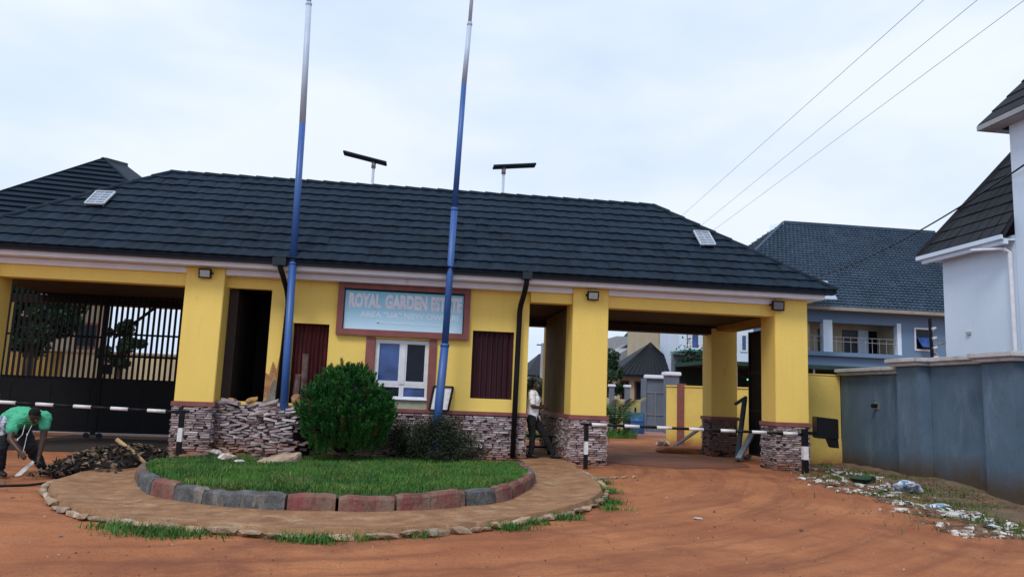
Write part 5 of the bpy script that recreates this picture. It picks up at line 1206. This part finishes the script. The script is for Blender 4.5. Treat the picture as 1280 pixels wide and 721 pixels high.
# far tree line closing the horizon
tl = []
rg = np.random.RandomState(2)
for k in range(70):
    x = -70+k*2.4+rg.uniform(-1,1); y = rg.uniform(62, 75); r_ = rg.uniform(1.6,2.4)
    tl.append(clump_pts((x, y, rg.uniform(1.2,2.2)), r_, 260, 8, .8, k))
tag(leafcloud('far_trees', np.concatenate(tl), .6, TRL, kind='stuff'), 'low distant line of dark trees on the horizon behind the estate', 'trees')

# ------------------------------------------------------------------ overhead lines
def cable(a, b, sag, r_, label, mat=BLKM, group='overhead lines'):
    a, b = Vector(a), Vector(b); m = MB(); m.tube([a.lerp(b, k/24)-Vector((0,0,sag*4*(k/24)*(1-k/24))) for k in range(25)], r_, 6); tag(m.build('power_line', mat, smooth=True), label, 'power line', group)
LINEM = pm('line_grey', (.50,.56,.66))
for (u0, v0, u1, v1, lb) in ((852,270,1155,0,'thin power line crossing the sky, uppermost of the three'),(875,283,1222,0,'thin power line crossing the sky, middle of the three'),(893,287,1281,0,'thin power line crossing the sky, lowest of the three')):
    a, b = at(u0, v0, 24), at(u1, v1, -1); cable(a+(a-b)*.5, b+(b-a)*.3, .0, .008, lb, LINEM)
a, b = at(1017,347,15), at(1285,203,-.5); cable(a, b, .35, .022, 'dark service cable dropping from the white house to the gatehouse')

# ------------------------------------------------------------------ people
def cap_pts(p0, r0, p1, r1, n_=10, seg=4):
    return [(Vector(p0).lerp(Vector(p1), k/seg), r0+(r1-r0)*k/seg) for k in range(seg+1)]
class Body:                       # union of tapered capsules and ellipsoids, fused by a voxel remesh into one surface
    def __init__(s): s.bm = bmesh.new()
    def ell(s, c, r_, rot=None):
        M_ = Matrix.Translation(Vector(c)) @ (rot.to_matrix().to_4x4() if rot else Matrix()) @ Matrix.Diagonal((*r_, 1)); bmesh.ops.create_icosphere(s.bm, subdivisions=2, radius=1, matrix=M_)
    def cap(s, p0, r0, p1, r1):
        p0, p1 = Vector(p0), Vector(p1); d = p1-p0; L_ = d.length
        if L_ > 1e-6:
            M_ = Matrix.Translation((p0+p1)/2) @ d.to_track_quat('Z','Y').to_matrix().to_4x4(); bmesh.ops.create_cone(s.bm, cap_ends=True, segments=14, radius1=r0, radius2=r1, depth=L_, matrix=M_)
        s.ell(p0, (r0,)*3); s.ell(p1, (r1,)*3)
    def chain(s, pts_):
        for (a, ra), (b, rb_) in zip(pts_[:-1], pts_[1:]): s.cap(a, ra, b, rb_)
    def build(s, name, mat, parent, vox, smooth_it=4, fold=0):
        me = bpy.data.meshes.new(name); s.bm.to_mesh(me); s.bm.free(); o = bpy.data.objects.new(name, me); COL.objects.link(o)
        md = o.modifiers.new('r', 'REMESH'); md.mode = 'VOXEL'; md.voxel_size = vox; ms = o.modifiers.new('s', 'SMOOTH'); ms.factor = .5; ms.iterations = smooth_it
        bpy.context.view_layer.update(); me2 = bpy.data.meshes.new_from_object(o.evaluated_get(bpy.context.evaluated_depsgraph_get())); bpy.data.objects.remove(o)
        if fold:
            for v in me2.vertices:
                q = v.co; n_ = noise.noise((q.x*9, q.y*9, q.z*20+3*noise.noise(q*6)))+.5*noise.noise((q.x*22, q.y*22, q.z*30)); v.co = q+v.normal*fold*n_
        c = ORG[parent]
        me2.transform(Matrix.Translation(-c)); me2.materials.clear(); me2.materials.append(mat); me2.polygons.foreach_set('use_smooth', [True]*len(me2.polygons)); return link(name, me2, c, parent)
def V3(*a): return Vector(a)
def hand(B, wrist, dirv, palmn, thumb_side, curl=.5, s=1.0):
    d = dirv.normalized(); n_ = palmn.normalized(); sd_ = d.cross(n_).normalized()*thumb_side
    pc = wrist+d*.05*s; B.cap(wrist, .024*s, wrist+d*.03*s, .027*s)
    for k in (-1,0,1): B.cap(wrist+d*.025*s+sd_*.012*k*s, .018*s, wrist+d*.085*s+sd_*.022*k*s, .016*s)
    for k, l in enumerate((.070,.080,.075,.058)):
        o = wrist+d*.088*s+sd_*(.031-.0207*k)*s; dd = d; p_ = o; r_ = .0095*s
        for q in range(3):
            e_ = p_+dd*l*s*(.45,.32,.23)[q]; B.cap(p_, r_, e_, r_*.92); p_ = e_; r_ *= .92; dd = (dd*math.cos(curl*(.9+.1*k))+n_*math.sin(curl*(.9+.1*k))).normalized()
            # keep bending towards the palm
    o = wrist+d*.03*s+sd_*.028*s; t1 = o+(sd_*.7+d*.6+n_*.25).normalized()*.042*s; t2 = t1+(d*.8+sd_*.2+n_*.5*curl).normalized()*.032*s; B.cap(o, .013*s, t1, .011*s); B.cap(t1, .011*s, t2, .0095*s)
def head(B, par, c, fwd, up, neck_from):
    f_ = fwd.normalized(); s = f_.cross(up).normalized(); u_ = s.cross(f_).normalized()
    rot = Matrix((s, f_, u_)).transposed().to_quaternion()
    P_ = lambda x, y, z: c+s*x+f_*y+u_*z
    B.ell(P_(0,-.008,.03), (.076,.096,.088), rot); B.ell(P_(0,.018,-.035), (.060,.074,.075), rot); B.ell(P_(0,.045,-.082), (.030,.032,.026), rot)
    B.cap(P_(0,.088,.005), .010, P_(0,.104,-.028), .016); B.ell(P_(0,.082,.028), (.05,.016,.010), rot)
    B.ell(P_(.018,.094,-.033), (.011,.012,.009), rot); B.ell(P_(-.018,.094,-.033), (.011,.012,.009), rot)
    B.ell(P_(0,.087,-.060), (.026,.013,.009), rot); B.ell(P_(0,.083,-.073), (.023,.013,.010), rot)
    for e_ in (-1, 1): B.ell(P_(.078*e_,-.008,-.008), (.010,.020,.032), rot)
    B.cap(neck_from, .062, P_(0,-.02,-.05), .056)
    # hair, eyes
    hb = Body(); hb.ell(P_(0,-.022,.045), (.080,.094,.083), rot); hb.ell(P_(0,-.045,.0), (.074,.068,.070), rot)
    hb.build('hair', HAIR, par, .009, 2)
    m = MB()
    for e_ in (-1, 1):
        cc = P_(.031*e_,.0795,.008); m.tube([cc-f_*.004, cc+f_*.006], [.013,.010], 10)
    m.build('eyes', BWHT, par)
    m = MB()
    for e_ in (-1, 1):
        cc = P_(.031*e_,.0870,.008); m.tube([cc, cc+f_*.0012], .0055, 8)
    m.build('pupils', HAIR, par)
# standing man, in profile facing right, arms folded at the waist
mn = thing('person', (2.65,.7,.08), 'man in white short sleeved shirt and black trousers standing in the walk passage', 'person')
z0 = .08; F_ = V3(.93,-.30,0).normalized(); Rt = F_.cross(V3(0,0,1)); O = V3(2.63,.68,z0)
def mp_(r_, f, z): return O+Rt*r_+F_*f+V3(0,0,z)
B = Body()
sh = {s: mp_(.185*s, -.01, 1.44) for s in (-1,1)}; el_ = {s: mp_(.235*s, .04, 1.15) for s in (-1,1)}; wr = {1: mp_(.02, .27, 1.13), -1: mp_(-.03, .26, 1.18)}
hip = {s: mp_(.09*s, -.02, .92) for s in (-1,1)}; kn = {1: mp_(.10, .03, .50), -1: mp_(-.11, .26, .53)}; an = {1: mp_(.10, .0, .09), -1: mp_(-.12, .50, .09)}
B.chain([(mp_(0,-.02,.95),.135),(mp_(0,0,1.12),.125),(mp_(0,.01,1.30),.14),(mp_(0,-.01,1.42),.11),(mp_(0,-.01,1.50),.062)])
for s in (-1,1):
    B.chain([(sh[s],.058),(el_[s],.042),(wr[s],.027)]); B.chain([(hip[s],.09),(kn[s],.058),(an[s],.04)]); B.cap(mp_(0,-.01,1.43), .09, sh[s], .06)
    hand(B, wr[s], (wr[s]-el_[s]).normalized(), -F_, s, .4)
head(B, mn, mp_(0,.045,1.635), (F_+V3(0,-.35,-.05)), V3(0,0,1), mp_(0,-.01,1.48))
B.build('body', SKIN, mn, .0075, 3)
T = Body()
T.chain([(mp_(0,-.02,.93),.152),(mp_(0,0,1.10),.148),(mp_(0,.01,1.30),.158),(mp_(0,-.01,1.41),.122)])
for s in (-1,1): T.cap(mp_(0,-.01,1.42), .10, sh[s], .078); T.cap(sh[s], .078, sh[s].lerp(el_[s], .72), .068); T.cap(mp_(.05*s,0,1.3), .13, mp_(.05*s,-.02,.95), .14)
T.cap(mp_(0,-.01,1.42), .085, mp_(0,0,1.475), .072)
T.build('shirt', SHW, mn, .013, 2, .016)
T = Body(); T.ell(mp_(0,-.02,.93), (.165,.15,.13))
for s in (-1,1): T.chain([(hip[s],.115),(hip[s].lerp(kn[s],.5),.100),(kn[s],.078),(an[s]+V3(0,0,.0),.062)])
T.build('trousers', TRB, mn, .014, 2, .014)
for s in (-1,1): T = Body(); a = an[s]; T.chain([(a+V3(0,0,-.035)-F_*.06,.04),(a+V3(0,0,-.04)+F_*.06,.045),(a+V3(0,0,-.055)+F_*.15,.033)]); T.build('shoe', SHOE, mn, .008, 2)
# dark bench by him
bn = thing('bench', (2.75,1.5,0), 'low dark bench in the shade of the walk passage behind the man', 'bench')
m = MB(); m.box(2.45,3.25,1.35,1.72,.50,.55); m.build('seat', BLK, bn)
for x in (2.5,3.2):
    for y in (1.39,1.68): m = MB(); m.box(x-.025,x+.025,y-.025,y+.025,.07,.5); m.build('leg', BLK, bn)
m = MB(); m.box(2.5,3.2,1.4,1.43,.25,.3); m.build('stretcher', BLK, bn)

# stooping worker
wk = thing('person', (-5.75,-4.4,0), 'stooping worker in a mint green shirt cutting the ground with a machete', 'person')
def pt(u, v, y): return at(u, v, y)
pel = pt(12,527,-3.95); che = pt(30,522,-4.25); nk = pt(42,520,-4.42); hdp = pt(45,517,-4.56)
shL, shR = pt(57,521,-4.38), pt(17,530,-4.45)          # his left (picture right) and right shoulder
elL, wrL = pt(54,549,-4.45), pt(49,570,-4.50)
elR, wrR = pt(13,549,-4.62), pt(24,563,-4.72)
hL, hR = pt(24,534,-3.95), pt(4,536,-3.95)
knL, anL = pt(38,558,-4.25), pt(54,585,-4.05)
knR, anR = pt(0,562,-4.40), pt(-1,592,-4.35)
anL.z = .10; anR.z = .10
B = Body()
B.chain([(pel,.13),(pel.lerp(che,.5)+V3(0,0,.03),.135),(che,.145),(nk.lerp(che,.4),.10),(nk,.062)])
for a, b, c, d in ((shL,elL,wrL,1),(shR,elR,wrR,-1)):
    B.cap(nk.lerp(che,.5), .09, a, .062); B.chain([(a,.06),(b,.044),(c,.028)])
for a, b, c in ((hL,knL,anL),(hR,knR,anR)): B.chain([(a,.095),(b,.062),(c,.042)])
hand(B, wrL, (wrL-elL).normalized(), V3(-.8,-.5,0), 1, .75); hand(B, wrR, (wrR-elR).normalized()+V3(.2,0,-.3), V3(.3,.6,-.4), -1, .6)
head(B, wk, hdp+V3(.0,-.03,-.03), V3(.10,-.55,-.95), V3(.15,-.95,.45), nk)
B.build('body', SKIN, wk, .008, 3)
T = Body()
T.chain([(pel.lerp(che,.1)+V3(0,0,.02),.158),(pel.lerp(che,.5)+V3(0,0,.035),.165),(che,.170),(nk.lerp(che,.45),.125)])
for a, b in ((shL,elL),(shR,elR)): T.cap(nk.lerp(che,.5), .115, a, .085); T.cap(a, .085, a.lerp(b,.42), .082); T.cap(che, .14, a.lerp(che,.4), .115)
T.cap(nk.lerp(che,.4), .10, nk.lerp(che,.1), .078)
T.build('shirt', SHG, wk, .013, 2, .020)
T = Body(); T.ell(pel, (.165,.155,.14))
for a, b, c in ((hL,knL,anL),(hR,knR,anR)): T.chain([(a,.12),(a.lerp(b,.5),.112),(b,.092),(b.lerp(c,.9),.07)])
T.build('trousers', TRB, wk, .014, 2, .016)
for a, fd in ((anL, V3(.85,-.5,0)),(anR, V3(.75,-.6,0))):
    fd.normalize(); T = Body(); T.chain([(a+V3(0,0,-.04)-fd*.06,.042),(a+V3(0,0,-.045)+fd*.07,.046),(a+V3(0,0,-.06)+fd*.17,.034)]); T.build('shoe', SHOE, wk, .008, 2)
# patterned cloth tied at the hip, and hanging cords
cl = pt(2,530,-4.25); me = rock_mesh('waist_cloth', 8, 4, .3, pm('blue_white_print_cloth', (.60,.64,.72), (.05,.08,.16), scale=14, var=1.0)); link('waist_cloth', me, pt(1,533,-4.2), wk, rot=(0,.3,.2), scale=(.24,.2,.30))
m = MB(); c1 = [pt(31,531,-4.6), pt(28,543,-4.66), pt(23,548,-4.68)]; c2 = [pt(40,531,-4.6), pt(34,543,-4.66), pt(31,556,-4.66), pt(29,564,-4.68)]
m.tube(c1, .004, 5); m.tube(c2, .004, 5); m.build('neck_cord', BWHT, wk)
for p_ in (pt(34,543,-4.67), pt(29,566,-4.68), pt(22,549,-4.68)):
    m = MB(); m.tube([p_+V3(0,0,.018), p_, p_-V3(0,0,.018)], [.005,.011,.005], 8); m.build('cord_tag', BWHT, wk)
# machete
mc = thing('machete', pt(42,576,-4.55), 'pale bladed machete held by the stooping worker', 'machete')
hA, hB, tip = pt(51,579,-4.52), pt(42,576,-4.56), pt(19,595,-4.80); dd = (tip-hB).normalized(); sd_ = dd.cross(V3(0,1,0)).normalized()
m = MB(); m.tube([hA, hB], [.017,.015], 8); m.build('handle', SHOE, mc)
pr_ = [(0,-.014),(0,.018),(.55,.032),(.82,.036),(.97,.012),(1,-.012),(.6,-.016)]; Lb = (tip-hB).length; nn_ = dd.cross(sd_).normalized()*.0025
a_ = [hB+dd*Lb*t+sd_*w_*1.25 for t, w_ in pr_]; m = MB(); n_ = len(a_); m.add([p_+nn_ for p_ in a_]+[p_-nn_ for p_ in a_], [tuple(range(n_)), tuple(reversed(range(n_,2*n_)))]+[(i,i+n_,(i+1)%n_+n_,(i+1)%n_) for i in range(n_)]); m.build('blade', pm('worn_blade_steel', (.58,.55,.50), (.40,.36,.32), rough=.45, scale=20), mc)
